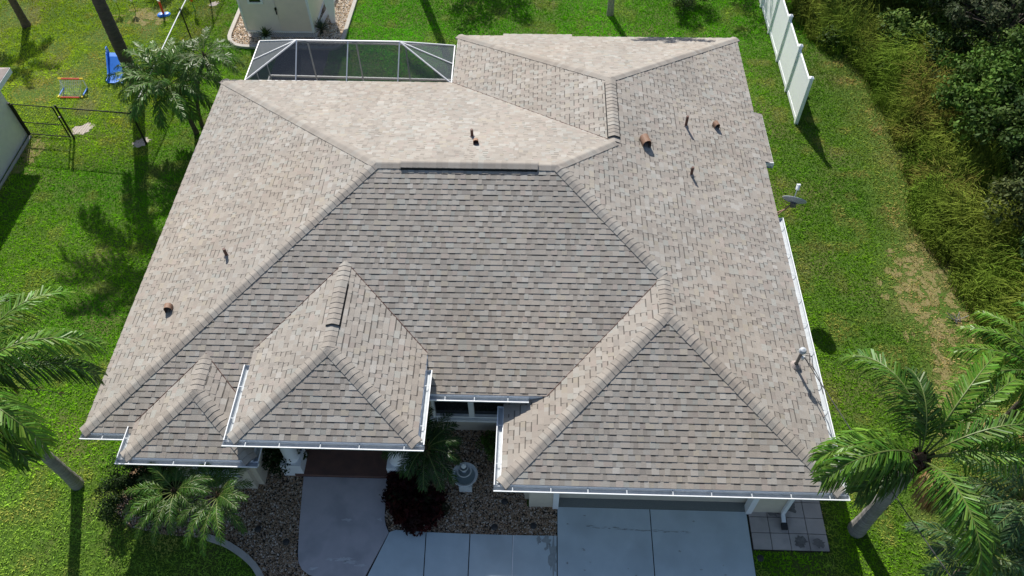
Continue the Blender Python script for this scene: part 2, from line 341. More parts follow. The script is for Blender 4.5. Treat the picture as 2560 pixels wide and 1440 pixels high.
# plane: axis, sign (uphill), eave coordinate, eave height above EZ
PLN = dict(F=(1,1,0,0),L=(0,1,0,0),B=(1,-1,13,0),R=(0,-1,13.3274*K,0),W=(0,1,5.8991*K,0),WB=(1,-1,12.0025*K,0),GF=(1,1,-.7802*K,0),G=(0,1,7.5629*K,0),
 PL=(0,1,2.9362*K,ZP),PR=(0,-1,6.1353*K,ZP),PF=(1,1,-.3389*K,ZP),SL=(0,1,.9401*K,ZS),SR=(0,-1,3.21*K,ZS),SF=(1,1,-.492*K,ZS))
def pz(pl, x, y): a, s, e, z = PLN[pl]; return EZ + z + S[pl]*s*((x, y)[a]-e)
def isect(*names):
    A, Bv = [], []
    for n in names:
        if isinstance(n, tuple): A.append([0,0,1]); Bv.append(n[0]); continue
        a, s, e, z = PLN[n]; r = [0,0,-1.]; r[a] = S[n]*s; A.append(r); Bv.append(S[n]*s*e - z - EZ)
    return np.linalg.solve(np.array(A, float), np.array(Bv, float))
Z0, ZPx, ZSx, ZCx = (EZ,), (EZ+ZP,), (EZ+ZS,), (EZ+ZC,)
vA, vB, vG, vH = isect('F','L',Z0), isect('B','L',Z0), isect('F','L','B'), isect('F','B','R')
vC, vE, vI, vJ, vF = isect('R','WB',Z0), isect('W','WB',Z0), isect('W','R','WB'), isect('W','R','B'), isect('W','B',Z0)
vK, vL_, vM, vD = isect('F','R','G'), isect('G','R','GF'), isect('G','GF',Z0), isect('R','GF',Z0)
vPf, vO, vQ, vRr, vV1, vV2 = isect('PL','PR','PF'), isect('PL','PR','F'), isect('PL','PF',ZPx), isect('PR','PF',ZPx), isect('PR','F',ZPx), isect('PL','F',ZPx)
vS1, vS2, vS3, vS3r, vS4, vS4r = isect('SL','SR','F'), isect('SL','SR','SF'), isect('SL','SF',ZSx), isect('SR','SF',ZSx), isect('SL','F',ZSx), isect('SR','F',ZSx)
vN = isect('F','G',ZCx)
yc = ZC/S['F']; XR = PLN['R'][2]; XG = PLN['G'][2]; YM = PLN['GF'][2]; YE = PLN['WB'][2]; XE = PLN['W'][2]
P2 = lambda *vs: [(float(v[0]), float(v[1])) for v in vs]
hx = lambda x: (x, x*vG[1]/vG[0])
FACES = [
 ('F', [(0,0),(5.8,0),hx(5.8)]), ('F', [(5.8,yc)] + P2(vN, vK, vH, vG) + [hx(5.8)]),
 ('L', P2(vB, vA, vG)), ('B', P2(vG, vH, vJ, vF, vB)),
 ('R', [(XR,vJ[1]),(XR,YE)] + P2(vI, vJ)), ('R', [(XR,vK[1]),(XR,vJ[1])] + P2(vJ, vH, vK)), ('R', [(XR,YM),(XR,vK[1])] + P2(vK, vL_)),
 ('R', [(17.61,9.46),(17.61,11.72),(XR,11.72),(XR,9.46)]),
 ('W', P2(vF, vJ, vI, vE)), ('WB', P2(vC, vE, vI)), ('WB', [(11.64,YE),(11.64,YE+.26),(9.23,YE+.26),(9.23,YE)]),
 ('G', P2(vM, vL_, vK, vN)), ('G', P2(vM, vN) + [(XG, yc)]), ('GF', P2(vM, vD, vL_)),
 ('PL', P2(vQ, vPf, vO, vV2)), ('PR', P2(vRr, vV1, vO, vPf)), ('PF', P2(vQ, vRr, vPf)),
 ('SL', P2(vS3, vS2, vS1, vS4)), ('SR', P2(vS3r, vS4r, vS1, vS2)), ('SF', P2(vS3, vS3r, vS2))]
house = thing('house', 'single storey house with a large hipped roof of mottled taupe shingles', 'house', (8.6, 6.5, 0))
def clip(poly, a, b):  # keep the left side of a->b
    out = []
    for i in range(len(poly)):
        p, q = poly[i-1], poly[i]
        dp = (b[0]-a[0])*(p[1]-a[1])-(b[1]-a[1])*(p[0]-a[0]); dq = (b[0]-a[0])*(q[1]-a[1])-(b[1]-a[1])*(q[0]-a[0])
        if (dp >= 0) != (dq >= 0): t = dp/(dp-dq); out.append((p[0]+t*(q[0]-p[0]), p[1]+t*(q[1]-p[1])))
        if dq >= 0: out.append(q)
    return out
TONES = [((.305,.288,.275),6),((.318,.304,.292),6),((.33,.318,.305),4),((.285,.268,.256),4),((.325,.325,.32),4),((.365,.366,.366),2.2),((.315,.332,.33),2),((.335,.318,.285),1.6),((.268,.256,.25),2),((.315,.285,.275),2.2)]
TM = (.315,.303,.291); TC = [tuple((m+(c-m)*.72)*w_ for c, m, w_ in zip(t[0], TM, (1.01,.985,.945))) for t in TONES]; TW = [t[1] for t in TONES]
rb = MB(); EXPO = .1435
rnd = random.Random(3)
def area2(p): return sum(p[i-1][0]*p[i][1]-p[i][0]*p[i-1][1] for i in range(len(p)))
from mathutils import noise as mnoise
def course_tabs(pl, ci, lo, hi):
    r = random.Random(hash((pl, ci)) & 0xffffff if False else (sum(map(ord, pl))*1009 + ci*7919))
    x = lo - r.uniform(0, .4); raised = True; tabs = []
    while x < hi:
        wd = r.uniform(.10, .215) if raised else r.uniform(.08, .16)
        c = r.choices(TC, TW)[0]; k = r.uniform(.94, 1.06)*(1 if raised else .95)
        tabs.append((x, x+wd, raised, tuple(q*k for q in c))); x += wd
        if r.random() < .28: pass
        else: raised = not raised
    return tabs
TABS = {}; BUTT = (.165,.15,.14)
for pl, poly in FACES:
    if area2(poly) < 0: poly = poly[::-1]
    a, s, e, z0 = PLN[pl]; sl = S[pl]; ep = EXPO/math.sqrt(1+sl*sl)       # exposure in plan
    toP = (lambda u, v: (u, e+s*v)) if a == 1 else (lambda u, v: (e+s*v, u))
    uv = [((p[0], (p[1]-e)*s) if a == 1 else (p[1], (p[0]-e)*s)) for p in poly]
    if area2(uv) < 0: uv = uv[::-1]
    us = [p[0] for p in uv]; vsx = [p[1] for p in uv]
    nz = 1/math.sqrt(1+sl*sl); nn = (0, -s*sl*nz, nz) if a == 1 else (-s*sl*nz, 0, nz)
    flip = (s == -1) if a == 1 else (s == 1)
    def W3(u, v, h): x, y = toP(u, v); return (x+nn[0]*h, y+nn[1]*h, EZ+z0+sl*v+nn[2]*h)
    def put(P, col): rb.face(P[::-1] if flip else P, col)
    for ci in range(math.floor(min(vsx)/ep+1e-6), math.ceil(max(vsx)/ep-1e-6)):
        v0, v1 = ci*ep, (ci+1)*ep
        if (pl, ci) not in TABS: TABS[(pl, ci)] = course_tabs(pl, ci, -4, 20)
        for x0, x1, raised, col in TABS[(pl, ci)]:
            if x1 < min(us) or x0 > max(us): continue
            hb = .014 if raised else .006
            Hh = lambda v: .002 + (hb-.002)*(v1-v)/(v1-v0)
            nu = (x0+x1)/2; ps = sum(map(ord, pl)); wf = 1+.10*mnoise.noise((nu*.5, v0*.6, ps))+.09*mnoise.noise((nu*2.6, v0*.28, ps+9.)); col = tuple(k*wf for k in col)
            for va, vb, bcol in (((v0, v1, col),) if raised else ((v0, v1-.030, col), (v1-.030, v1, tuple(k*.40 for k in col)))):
              q = [(x0,va),(x1,va),(x1,vb),(x0,vb)]; full = True; cl = q
              for i in range(len(uv)):
                A_, B_ = uv[i], uv[(i+1) % len(uv)]
                if any((B_[0]-A_[0])*(p[1]-A_[1])-(B_[1]-A_[1])*(p[0]-A_[0]) < -1e-9 for p in q): full = False; cl = clip(cl, A_, B_)
                if len(cl) < 3: break
              if len(cl) < 3 or abs(area2(cl)) < 1e-5: continue
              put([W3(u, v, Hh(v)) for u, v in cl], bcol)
              if va > v0: continue
              be = [p for p in cl if abs(p[1]-v0) < 1e-6]
              if len(be) >= 2:
                u0, u1 = min(p[0] for p in be), max(p[0] for p in be)
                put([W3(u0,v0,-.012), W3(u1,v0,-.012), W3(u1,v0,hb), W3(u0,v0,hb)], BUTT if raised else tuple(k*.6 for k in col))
              if full and raised:
                for xx, fl in ((x0, 1), (x1, 0)):
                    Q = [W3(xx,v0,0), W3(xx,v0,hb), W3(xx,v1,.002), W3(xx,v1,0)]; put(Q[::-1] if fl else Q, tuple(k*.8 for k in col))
roof = rb.build('roof', 'shingle', house)
# hip and ridge caps: overlapping folded pieces, laid uphill
def capline(p, q, sa, sb, hw=.155, name='ridge_cap', lift=.006, step=.15, thick=.010):
    """p low end, q high end; sa/sb drop per metre sideways on the left/right of p->q"""
    b = MB(); p, q = V3(p), V3(q); d = q-p; L = np.linalg.norm(d); d /= L
    side = np.array([-d[1], d[0], 0]); side /= np.linalg.norm(side); n = max(2, int(round(L/step)))
    prof = [(1,1.0),(.6,.58),(.22,.17),(0,.06),(-.22,.17),(-.6,.58),(-1,1.0)]; CB = (.15,.14,.13)
    for i in range(n):
        a0, a1 = i*L/n, min((i+1)*L/n+.02, L+.02); c = random.choices(TC[:5], TW[:5])[0]; k = random.uniform(.86, 1.04); c = tuple(x*k for x in c)
        def pt(t, along, h):
            sd, dr = t; s_ = sa if sd > 0 else sb
            o = p + d*along + side*(sd*hw); o[2] += lift + h - dr*s_*hw; return o
        jo = random.uniform(-.003,.004); bot = [pt(t, a0, thick+.010+jo) for t in prof]; top = [pt(t, a1, .010) for t in prof]; und = [pt(t, a0, -.02) for t in prof]
        for j in range(len(prof)-1):
            b.face([bot[j], top[j], top[j+1], bot[j+1]], c); b.face([bot[j+1], und[j+1], und[j], bot[j]], CB)
        for j, o in ((0, 0), (len(prof)-1, 1)):
            u0, u1 = pt(prof[j], a0, -.05), pt(prof[j], a1, -.05)
            b.face([bot[j], u0, u1, top[j]] if o == 0 else [top[j], u1, u0, bot[j]], tuple(x*.85 for x in c))
    return b.build(name, 'shingle', roof)
def drop(pl, d, side):   # plane's fall per metre moving along side from the cap line
    a, s, e, z = PLN[pl]; g = [0,0]; g[a] = S[pl]*s; return -(g[0]*side[0]+g[1]*side[1])
def cap(p, q, pa, pb, **k):
    d = (np.array(q)-np.array(p))[:2]; d = d/np.linalg.norm(d); left = np.array([-d[1], d[0]])
    return capline(p, q, drop(pa, d, left), drop(pb, d, -left), **k)
cap(vA, vG, 'L', 'F'); cap(vB, vG, 'B', 'L'); cap(vG, vH, 'B', 'F'); cap(vJ, vH, 'R', 'B') ; cap(vK, vH, 'F', 'R')
cap(vE, vI, 'WB', 'W'); cap(vC, vI, 'R', 'WB'); cap(vJ, vI, 'W', 'R'); cap(vL_, vK, 'G', 'R')
cap(vM, vL_, 'G', 'GF'); cap(vD, vL_, 'GF', 'R')
cap(vQ, vPf, 'PL', 'PF'); cap(vRr, vPf, 'PF', 'PR'); cap(vPf, vO, 'PL', 'PR'); cap(vS3, vS2, 'SL', 'SF', hw=.16); cap(vS3r, vS2, 'SF', 'SR', hw=.16); cap(vS2, vS1, 'SL', 'SR', hw=.16)
def ridge_vent(p, q, pa, pb):
    p, q = V3(p), V3(q); d = (q-p)/np.linalg.norm(q-p); left = np.array([-d[1], d[0], 0]); b = MB()
    da, db = drop(pa, d[:2], left[:2]), drop(pb, d[:2], -left[:2])
    for sg, dr in ((1, da), (-1, db)):
        A = [o + left*sg*.165 + np.array([0,0,.045-dr*.165]) for o in (p, q)]
        I = [o + np.array([0,0,.055]) for o in (p, q)]
        D = [o + left*sg*.185 + np.array([0,0,-.005-dr*.185]) for o in (p, q)]
        b.face([I[0], A[0], A[1], I[1]]); b.face([A[0], D[0], D[1], A[1]])
        for j in (0, 1): b.face([I[j], A[j], D[j], (p, q)[j]])
    b.build('ridge_vent', 'vinedge', roof)
    cap(p + np.array([0,0,.042]), q + np.array([0,0,.042]), pa, pb, hw=.155)
def onridge(p, q, t0, t1): p, q = V3(p), V3(q); return p+(q-p)*t0, p+(q-p)*t1
ridge_vent(*onridge(vG, vH, .14, .89), 'B', 'F'); ridge_vent(*onridge(vJ, vI, .07, .93), 'W', 'R'); ridge_vent(*onridge(vPf, vO, .24, .73), 'PL', 'PR')
for p, q in ((vV2,vO),(vV1,vO),(vN,vK),(vS4,vS1),(vS4r,vS1),(vF,vJ)):
    vb_ = MB(); vb_.tube([V3(p)+(0,0,.008), V3(q)+(0,0,.008)], .011, 5); vb_.build('valley_flashing', 'pipe', roof)
def pipe_vent(x, y, pl, h=.34, r=.04):
    z = pz(pl, x, y); b = MB(); b.tube([(x,y,z-.05),(x,y,z+h)], r, 10); b.build('vent_pipe', 'pipe', roof); b = MB(); b.lathe((x,y,z), [(r*2.4,-.06),(r*2.0,.012),(r*1.1,.05)], 10); b.build('pipe_flashing', 'tc', roof)
def goose(x, y, pl, r, ln, hgt, axis):
    """half-barrel hooded vent whose mouth faces down the slope"""
    z = pz(pl, x, y); b = MB(); a = np.array([axis[0], axis[1], 0.]); a /= np.linalg.norm(a); sd = np.array([-a[1], a[0], 0]); sl = pz(pl, x+a[0]*.1, y+a[1]*.1)-z; a3 = a + np.array([0,0,sl*10]); 
    a3 /= np.linalg.norm(a3); up = np.array([0,0,1.]); c = np.array([x,y,z]); n = 12
    prof = [(math.cos(t), math.sin(t)) for t in np.linspace(-.25, math.pi+.25, n)]
    ring = lambda o, k=1: [c + a3*o + sd*(pr[0]*r*k) + up*(hgt + pr[1]*r*k) for pr in prof]
    r0, r1, i0, i1 = ring(-ln/2), ring(ln/2), ring(-ln/2, .92), ring(ln/2, .92)
    for j in range(n-1):
        b.face([r0[j], r0[j+1], r1[j+1], r1[j]]); b.face([i0[j], i1[j], i1[j+1], i0[j+1]]); b.face([r1[j], r1[j+1], i1[j+1], i1[j]])
    b.face(r0)
    for rr in (r0[0], r0[-1]): pass
    for k in (0, -1):
        q0, q1 = r0[k], r1[k]; b.face([q0, q1, (q1[0], q1[1], pz(pl, q1[0], q1[1])-.01), (q0[0], q0[1], pz(pl, q0[0], q0[1])-.01)])
    lo = [(p[0], p[1], pz(pl, p[0], p[1])-.01) for p in (r0[0], r0[-1])]; b.face([r0[0], lo[0], lo[1], r0[-1]])
    v = b.build('vent_hood', 'copper', roof)
    f = MB(); f.prism([(x-r*1.35, y-ln*.8), (x+r*1.35, y-ln*.8), (x+r*1.35, y+ln*.8), (x-r*1.35, y+ln*.8)], 0, .01)
    return v
pipe_vent(14.85, 9.87, 'R', .38); pipe_vent(14.79, 7.81, 'R', .30); pipe_vent(2.55, 4.6, 'L', .28); pipe_vent(8.69, 8.39, 'B', .27)
goose(13.5, 8.5, 'R', .13, .28, .12, (.30,-1)); goose(15.85, 10.3, 'R', .09, .16, .10, (.45,-1)); goose(1.30, 3.2, 'L', .10, .15, .11, (.1,-1)); goose(8.83, 7.92, 'B', .075, .15, .09, (.1,-1))
# walls (cream stucco), fascia and soffit
def wall(pts, z0, z1, m='stucco', th=.15, name='wall'):
    b = MB()
    for i in range(len(pts)-1):
        b.beam((*pts[i], (z0+z1)/2), (*pts[i+1], (z0+z1)/2), th, z1-z0)
    return b.build(name, m, house)
wall([(.5,.55),(.5,12.45)], 0, EZ+.12); wall([(.58,12.45),(8.0,12.45)], 0, EZ+.12); wall([(8.08,12.5),(8.08,15.0)], 0, EZ+.12); wall([(8.16,15.02),(16.7,15.02)], 0, EZ+.12)
wall([(16.78,15.1),(16.78,-.3)], 0, EZ+.12); wall([(10.42,-.3),(10.42,1.66)], 0, EZ+.1); wall([(6.98,1.66),(10.35,1.66)], 0, EZ+ZC+.15); wall([(.58,.55),(1.72,.55)], 0, EZ+.12)
wall([(1.78,.6),(1.78,-.1)], 0, EZ+.12); wall([(3.62,-.1),(3.62,1.92)], 0, EZ+.1)
wall([(3.7,2.0),(6.9,2.0)], 0, EZ+.62); wall([(6.98,1.74),(6.98,1.92)], 0, EZ+.5)
# front bay wall with an arched window opening
b = MB(); W0, W1, wy = 1.86, 3.54, -.14
def fr(x0, x1, z0, z1): b.box(((x0+x1)/2, wy, (z0+z1)/2), (x1-x0, .16, z1-z0))
fr(W0, 2.12, 0, EZ+.1); fr(3.28, W1, 0, EZ+.1); fr(2.12, 3.28, 0, .7)
n = 12; arc = [(2.7+.58*math.cos(t), 1.75+.35*math.sin(t)) for t in np.linspace(math.pi, 0, n)]
for i in range(n-1):
    (xa, za), (xb, zb) = arc[i], arc[i+1]
    for yy, o in ((wy-.08, 0), (wy+.08, 1)):
        Q = [(xa,yy,za),(xb,yy,zb),(xb,yy,EZ+.1),(xa,yy,EZ+.1)]; b.face(Q if o == 0 else Q[::-1])
    b.face([(xa,wy-.08,za),(xa,wy+.08,za),(xb,wy+.08,zb),(xb,wy-.08,zb)])
b.build('wall', 'stucco', house)
for xx, ww in ((1.86,.5),(3.55,.34)): bx = MB(); bx.box((xx, -.26, EZ-.33), (ww,.1,.16)); bx.build('trim_band', 'white', house)
def window(x0, x1, z0, z1, y, cols=1, grid=(3, 2), arch=False, m='white', face=-1):
    b = MB(); t = .075; yy = y+face*.03
    def bar(xa, xb, za, zb, d=.06): b.box(((xa+xb)/2, yy, (za+zb)/2), (xb-xa, d, zb-za))
    bar(x0, x1, z1-t, z1, .10); bar(x0, x1, z0, z0+t, .10); bar(x0, x0+t, z0+t, z1-t, .09); bar(x1-t, x1, z0+t, z1-t, .09)
    wcol = (x1-x0)/cols; zm = (z0+z1)/2+.05
    for c in range(cols):
        xa, xb = x0+c*wcol, x0+(c+1)*wcol
        if c: bar(xa-.07, xa+.07, z0+t, z1-t, .085)
        bar(xa+t, xb-t, zm-.03, zm+.03, .05)
        for g_ in range(1, grid[0]): xx = xa+(xb-xa)*g_/grid[0]; bar(xx-.012, xx+.012, zm+.03, z1-t, .03)
        for g_ in range(1, grid[1]): zz = zm+(z1-t-zm)*g_/grid[1]; bar(xa+t, xb-t, zz-.012, zz+.012, .028)
    f = b.build('window', m, house)
    gl = MB(); gl.box(((x0+x1)/2, y-face*.01, (z0+z1)/2), (x1-x0-.04, .02, z1-z0-.04)); gl.build('pane', 'glass', f)
    si = MB(); si.box(((x0+x1)/2, y+face*.06, z0-.06), (x1-x0+.16, .16, .09)); si.build('sill', m, f)
    return f
window(7.95, 9.95, .88, 2.45, 1.56, 2); window(2.16, 3.24, .75, 2.06, -.08, 1, (1,1))
wb = MB(); wb.box((7.72,1.53,1.4),(.10,.10,2.6)); wb.build('downspout', 'gutter', house)
# entry: front door, columns
b = MB(); b.box((5.75,1.9,1.25),(1.6,.08,2.2)); d_ = b.build('front_door', 'sdoor', house); b = MB(); b.tube([(5.3,1.84,1.2),(5.3,1.8,1.2)], .03, 8); b.build('handle', 'black', d_)
for cx in (4.42, 7.12):
    b = MB(); b.box((cx,.42,.3),(.52,.52,.6)); b.lathe((cx,.42,0), [(.2,.6),(.22,.66),(.18,.72),(.17,2.2),(.16,2.85),(.2,2.92),(.22,3.02)], 20); b.box((cx,.42,3.1),(.48,.48,.16)); b.build('column', 'white', house)
b = MB(); b.box((5.8,.05,EZ+ZP-.2),(3.3,.2,.26)); b.box((4.2,1.0,EZ+ZP-.2),(.2,1.9,.26)); b.box((7.4,.9,EZ+ZP-.2),(.2,1.6,.26)); b.build('porch_beam', 'stucco', house)
# garage front: piers, header, door, corner trim
b = MB(); gy = -.42
b.box((10.76,gy,1.28),(.6,.16,2.56)); b.box((16.36,gy,1.28),(.82,.16,2.56)); b.box((13.5,gy,2.38),(4.9,.16,.36)); b.build('wall', 'stucco', house)
b = MB(); 
for k in range(4): b.box((13.5,-.235,.32+k*.53),(4.86,.05,.515))
b.build('garage_door', 'stucco', house)
b = MB(); b.box((11.12,gy-.02,1.1),(.14,.22,2.2)); b.box((15.9,gy-.02,1.1),(.14,.22,2.2)); b.box((13.51,gy-.02,2.26),(4.92,.22,.12)); b.build('door_trim', 'white', house)
b = MB(); b.box((16.72,gy-.13,1.3),(.09,.08,2.3)); b.beam((16.72,gy-.13,.16),(16.72,gy-.38,.09),.09,.07); ds = b.build('downspout', 'gutter', house)
b = MB(); b.box((16.72,gy-.44,.075),(.14,.16,.12)); b.build('spout_shoe', 'dark', ds)
b = MB(); b.box((16.83,14.2,1.3),(.08,.09,2.4)); b.build('downspout', 'gutter', house)
EAVES = [((0,0),(0,13),0),((0,13),(XE,13),0),((XE,13),(XE,YE),0),((XE,YE),(9.23,YE),0),((11.64,YE),(XR,YE),0),((XR,YE),(XR,11.72),0),((XR,9.46),(XR,YM),0),((XR,YM),(XG,YM),0),((XG,YM),(XG,yc),0),
 ((9.23,YE+.26),(11.64,YE+.26),-.1),((17.61,9.46),(17.61,11.72),-.11),((17.61,9.47),(XR,9.47),-.05),((0,0),(1.22,0),0),((vV1[0],yc),(vN[0]-.1,yc),ZC),
 ((vQ[0],vQ[1]),(vRr[0],vRr[1]),ZP),((vQ[0],vQ[1]),(vV2[0],vV2[1]),ZP),((vRr[0],vRr[1]),(vV1[0],vV1[1]),ZP),((vS3[0],vS3[1]),(vS3r[0],vS3r[1]),ZS),((vS3[0],vS3[1]),(vS3[0],.25),ZS),((vS3r[0],vS3r[1]),(vS3r[0],.25),ZS)]
b = MB(); cen = {}
for p, q, dz in EAVES: b.beam((*p, EZ+dz-.085), (*q, EZ+dz-.085), .022, .15)
b.build('fascia', 'white', house)
b = MB()
for poly, dz in (([(0,0),(.55,.0),(.55,13),(0,13)],0),([(0,12.4),(XE+.5,12.4),(XE+.5,13),(0,13)],0),([(XE,12.9),(XE+.5,12.9),(XE+.5,YE),(XE,YE)],0),([(XE,YE-.6),(XR,YE-.6),(XR,YE),(XE,YE)],0),([(XR-.6,YM),(XR,YM),(XR,YE),(XR-.6,YE)],0),
  ([(XG,YM),(XR,YM),(XR,YM+.65),(XG,YM+.65)],0),([(XG,YM),(XG+.6,YM),(XG+.6,yc),(XG,yc)],0),([(vQ[0],vQ[1]),(vRr[0],vQ[1]),(vRr[0],2.0),(vQ[0],2.0)],ZP),([(vS3[0],vS3[1]),(vS3r[0],vS3[1]),(vS3r[0],.6),(vS3[0],.6)],ZS),([(0,0),(1.8,0),(1.8,.55),(0,.55)],0),([(6.9,yc),(10.4,yc),(10.4,1.7),(6.9,1.7)],ZC),([(11.64,YE-.1),(11.64,YE+.26),(9.23,YE+.26),(9.23,YE-.1)],-.1),([(17.61,9.46),(17.61,11.72),(16.8,11.72),(16.8,9.46)],-.11)):
    i = len(b.f); zz = EZ+dz-.15-.0007*i
    b.face([(x, y, zz) for x, y in poly][::-1])
b.build('soffit', 'white', house)
# gutters with hangers
def gutter(p, q, dz, out, caps=(1, 1), hang=.78, leaves=0):
    p, q, out = V3((*p, 0)), V3((*q, 0)), V3((*out, 0)); d = (q-p); L = np.linalg.norm(d); d /= L; z = EZ+dz-.032; wd, dp = .16, .10
    prof = [(.013,-.018),(.013,-dp),(.095,-dp),(wd-.012,-.05),(wd,.0),(wd,.008),(wd-.022,.008),(wd-.022,-.012),(wd-.03,-.046),(.09,-dp+.012),(.025,-dp+.012),(.025,-.018)]
    A = [p + out*a + np.array([0,0,z+h]) for a, h in prof]; Bq = [q + out*a + np.array([0,0,z+h]) for a, h in prof]
    b = MB(); n = len(prof)
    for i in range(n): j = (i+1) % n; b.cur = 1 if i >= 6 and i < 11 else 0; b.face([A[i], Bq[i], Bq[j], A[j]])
    b.cur = 0
    for c, E_ in ((caps[0], A), (caps[1], Bq)):
        b.face(E_)
        if c: b.face([E_[i] for i in (0,1,2,3,4,5)])
    gt = b.build('gutter', ['gutter', 'gutterin'], house); k = max(1, int(L/hang))
    for i in range(k):
        t = L*(i+.5)/k + random.uniform(-.12, .12); c = p+d*t + np.array([0,0,z-.004]); h = MB(); h.beam(c+out*.014, c+out*(wd-.01), .02, .006); h.build('hanger', 'gutterin', gt)
    return gt
ox = .16
gutter((-.02,0),(1.22-.02,0),0,(0,-1)); gutter((vS3[0],.27),(vS3[0],vS3[1]-.008),ZS,(-1,0)); gutter((vS3[0]-ox,vS3[1]),(vS3r[0]+ox,vS3[1]),ZS,(0,-1)); gutter((vS3r[0],.3),(vS3r[0],vS3[1]-.008),ZS,(1,0))
gutter((vQ[0],vV2[1]-.42),(vQ[0],vQ[1]-.008),ZP,(-1,0)); gutter((vQ[0]-ox,vQ[1]),(vRr[0]+ox,vQ[1]),ZP,(0,-1)); gutter((vRr[0],vV1[1]-.45),(vRr[0],vQ[1]-.008),ZP,(1,0))
gutter((vV1[0]+.02,yc),(vN[0]-.42,yc),ZC,(0,-1)); gutter((XG,yc-.06),(XG,YM-.008),0,(-1,0)); gutter((XG-ox,YM),(XR+ox,YM),0,(0,-1), hang=.85); gutter((XR,7.2),(XR,YM-.008),0,(1,0))

# ================================================================== POOL CAGE
cg = thing('screen_enclosure', 'white framed patio enclosure of dark insect screen behind the house', 'screen enclosure', (4.2, 14.1, 0))
cz, rz_ = 2.47, 3.32; c00, c10, c01, c11 = (.72,13.02,cz), (7.62,13.0,cz), (.72,15.2,cz), (7.58,15.05,cz)
r0_, r1_ = (2.44,14.08,rz_), (5.88,14.05,rz_); mL, mR = (.72,14.12,cz), (7.6,14.02,cz); rm = (4.16,14.07,rz_)
b = MB()
def cb(p, q, w_=.032, h_=.045): b.beam(p, q, w_, h_)
for p, q in ((c00,c01),(c10,c11),(c01,c11),(c00,c10),(r0_,r1_),(c00,r0_),(c10,r1_),(c01,r0_),(c11,r1_),(mL,r0_),(mR,r1_)): cb(p, q)
for x, t in ((2.43,r0_),(4.13,rm),(5.84,r1_)): cb((x,13.02,cz), t); cb((x,15.14,cz), t); cb((x,15.14,.05),(x,15.14,cz))
for p in (c01, c11): cb((p[0],p[1],.05), p)
cb((.72,14.12,.05), mL); cb((.72,13.05,.05), c00); 
b.build('frame', 'white', cg)
b = MB(); cb((.72,13.02,1.0),(.72,15.2,1.0),.05,.07); cb((.72,15.2,1.0),(7.58,15.05,1.0),.05,.07); b.build('chair_rail', 'white', cg)
b = MB(); dz = .012
def sc(*P): b.face([(x,y,z_-dz) for x,y,z_ in P])
for P in ((c00,(2.43,13.02,cz),r0_),((2.43,13.02,cz),(4.13,13.02,cz),rm,r0_),((4.13,13.02,cz),(5.84,13.02,cz),r1_,rm),((5.84,13.02,cz),c10,r1_),(c00,r0_,mL),(mL,r0_,c01),(c10,mR,r1_),(mR,c11,r1_),(c01,r0_,(2.43,15.14,cz)),((2.43,15.14,cz),r0_,rm,(4.13,15.14,cz)),((4.13,15.14,cz),rm,r1_,(5.84,15.14,cz)),((5.84,15.14,cz),r1_,c11)): sc(*P)
b.build('roof_screen', 'screen', cg)
b = MB(); b.face([(.72,13.1,.1),(.72,15.2,.1),(.72,15.2,cz-.03),(.72,13.1,cz-.03)]); b.face([(.72,15.2,.1),(7.58,15.05,.1),(7.58,15.05,cz-.03),(.72,15.2,cz-.03)]); b.build('wall_screen', 'screen', cg)

# ================================================================== SHED
sh = thing('garden_shed', 'beige clapboard shed on a white lattice skirt in a pebble bed', 'shed', (.17, 20.4, 0))
sx0, sx1, sy0, sy1, sz0, sz1 = -1.2, 1.5, 18.92, 22.0, .30, 2.75
b = MB()
def clap(x0, x1, z0, z1):
    n = int(round((z1-z0)/.105))
    for i in range(n): za, zb = z0+(z1-z0)*i/n, z0+(z1-z0)*(i+1)/n; b.face([(x0,sy0-.016,za),(x1,sy0-.016,za),(x1,sy0-.002,zb),(x0,sy0-.002,zb)]); b.face([(x0,sy0,za),(x1,sy0,za),(x1,sy0-.016,za),(x0,sy0-.016,za)])
clap(sx0, .20, sz0, sz1)
b.box(((sx0+sx1)/2,(sy0+sy1)/2,(sz0+sz1)/2),(sx1-sx0-.01,sy1-sy0-.01,sz1-sz0))
b.build('wall', 'siding', sh)
b = MB(); b.box((.86,sy0-.012,1.55),(1.22,.03,2.44)); dr = b.build('door', 'sdoor', sh)
b = MB(); b.tube([(.2,sy0-.05,1.28),(.2,sy0-.05,1.1)], .022, 8); b.box((.2,sy0-.03,1.33),(.07,.05,.1)); b.build('handle', 'black', dr)
b = MB(); b.box((sx1-.01,sy0-.02,1.55),(.09,.05,2.45)); b.box((sx0+.01,sy0-.022,1.55),(.07,.045,2.45)); b.box((.15,sy0-.02,sz0+.0),(2.7,.04,.06)); b.box((sx1+.01,20.4,sz0),(.04,3,.06)); b.build('corner_trim', 'white', sh)
def shed_window(x0, x1, z0, z1):
    b = MB(); t = .08; y = sy0-.035
    for xa, xb, za, zb in ((x0,x1,z1-t,z1),(x0,x1,z0,z0+t),(x0,x0+t,z0+t,z1-t),(x1-t,x1,z0+t,z1-t),(x0+t,x1-t,(z0+z1)/2-.02,(z0+z1)/2+.02)): b.box(((xa+xb)/2,y,(za+zb)/2),(xb-xa,.05,zb-za))
    f = b.build('window', 'white', sh); g_ = MB(); g_.box(((x0+x1)/2,sy0-.02,(z0+z1)/2),(x1-x0-.04,.014,z1-z0-.04)); g_.build('pane', 'glass', f)
shed_window(-.82, -.22, 1.55, 2.35)
b = MB()
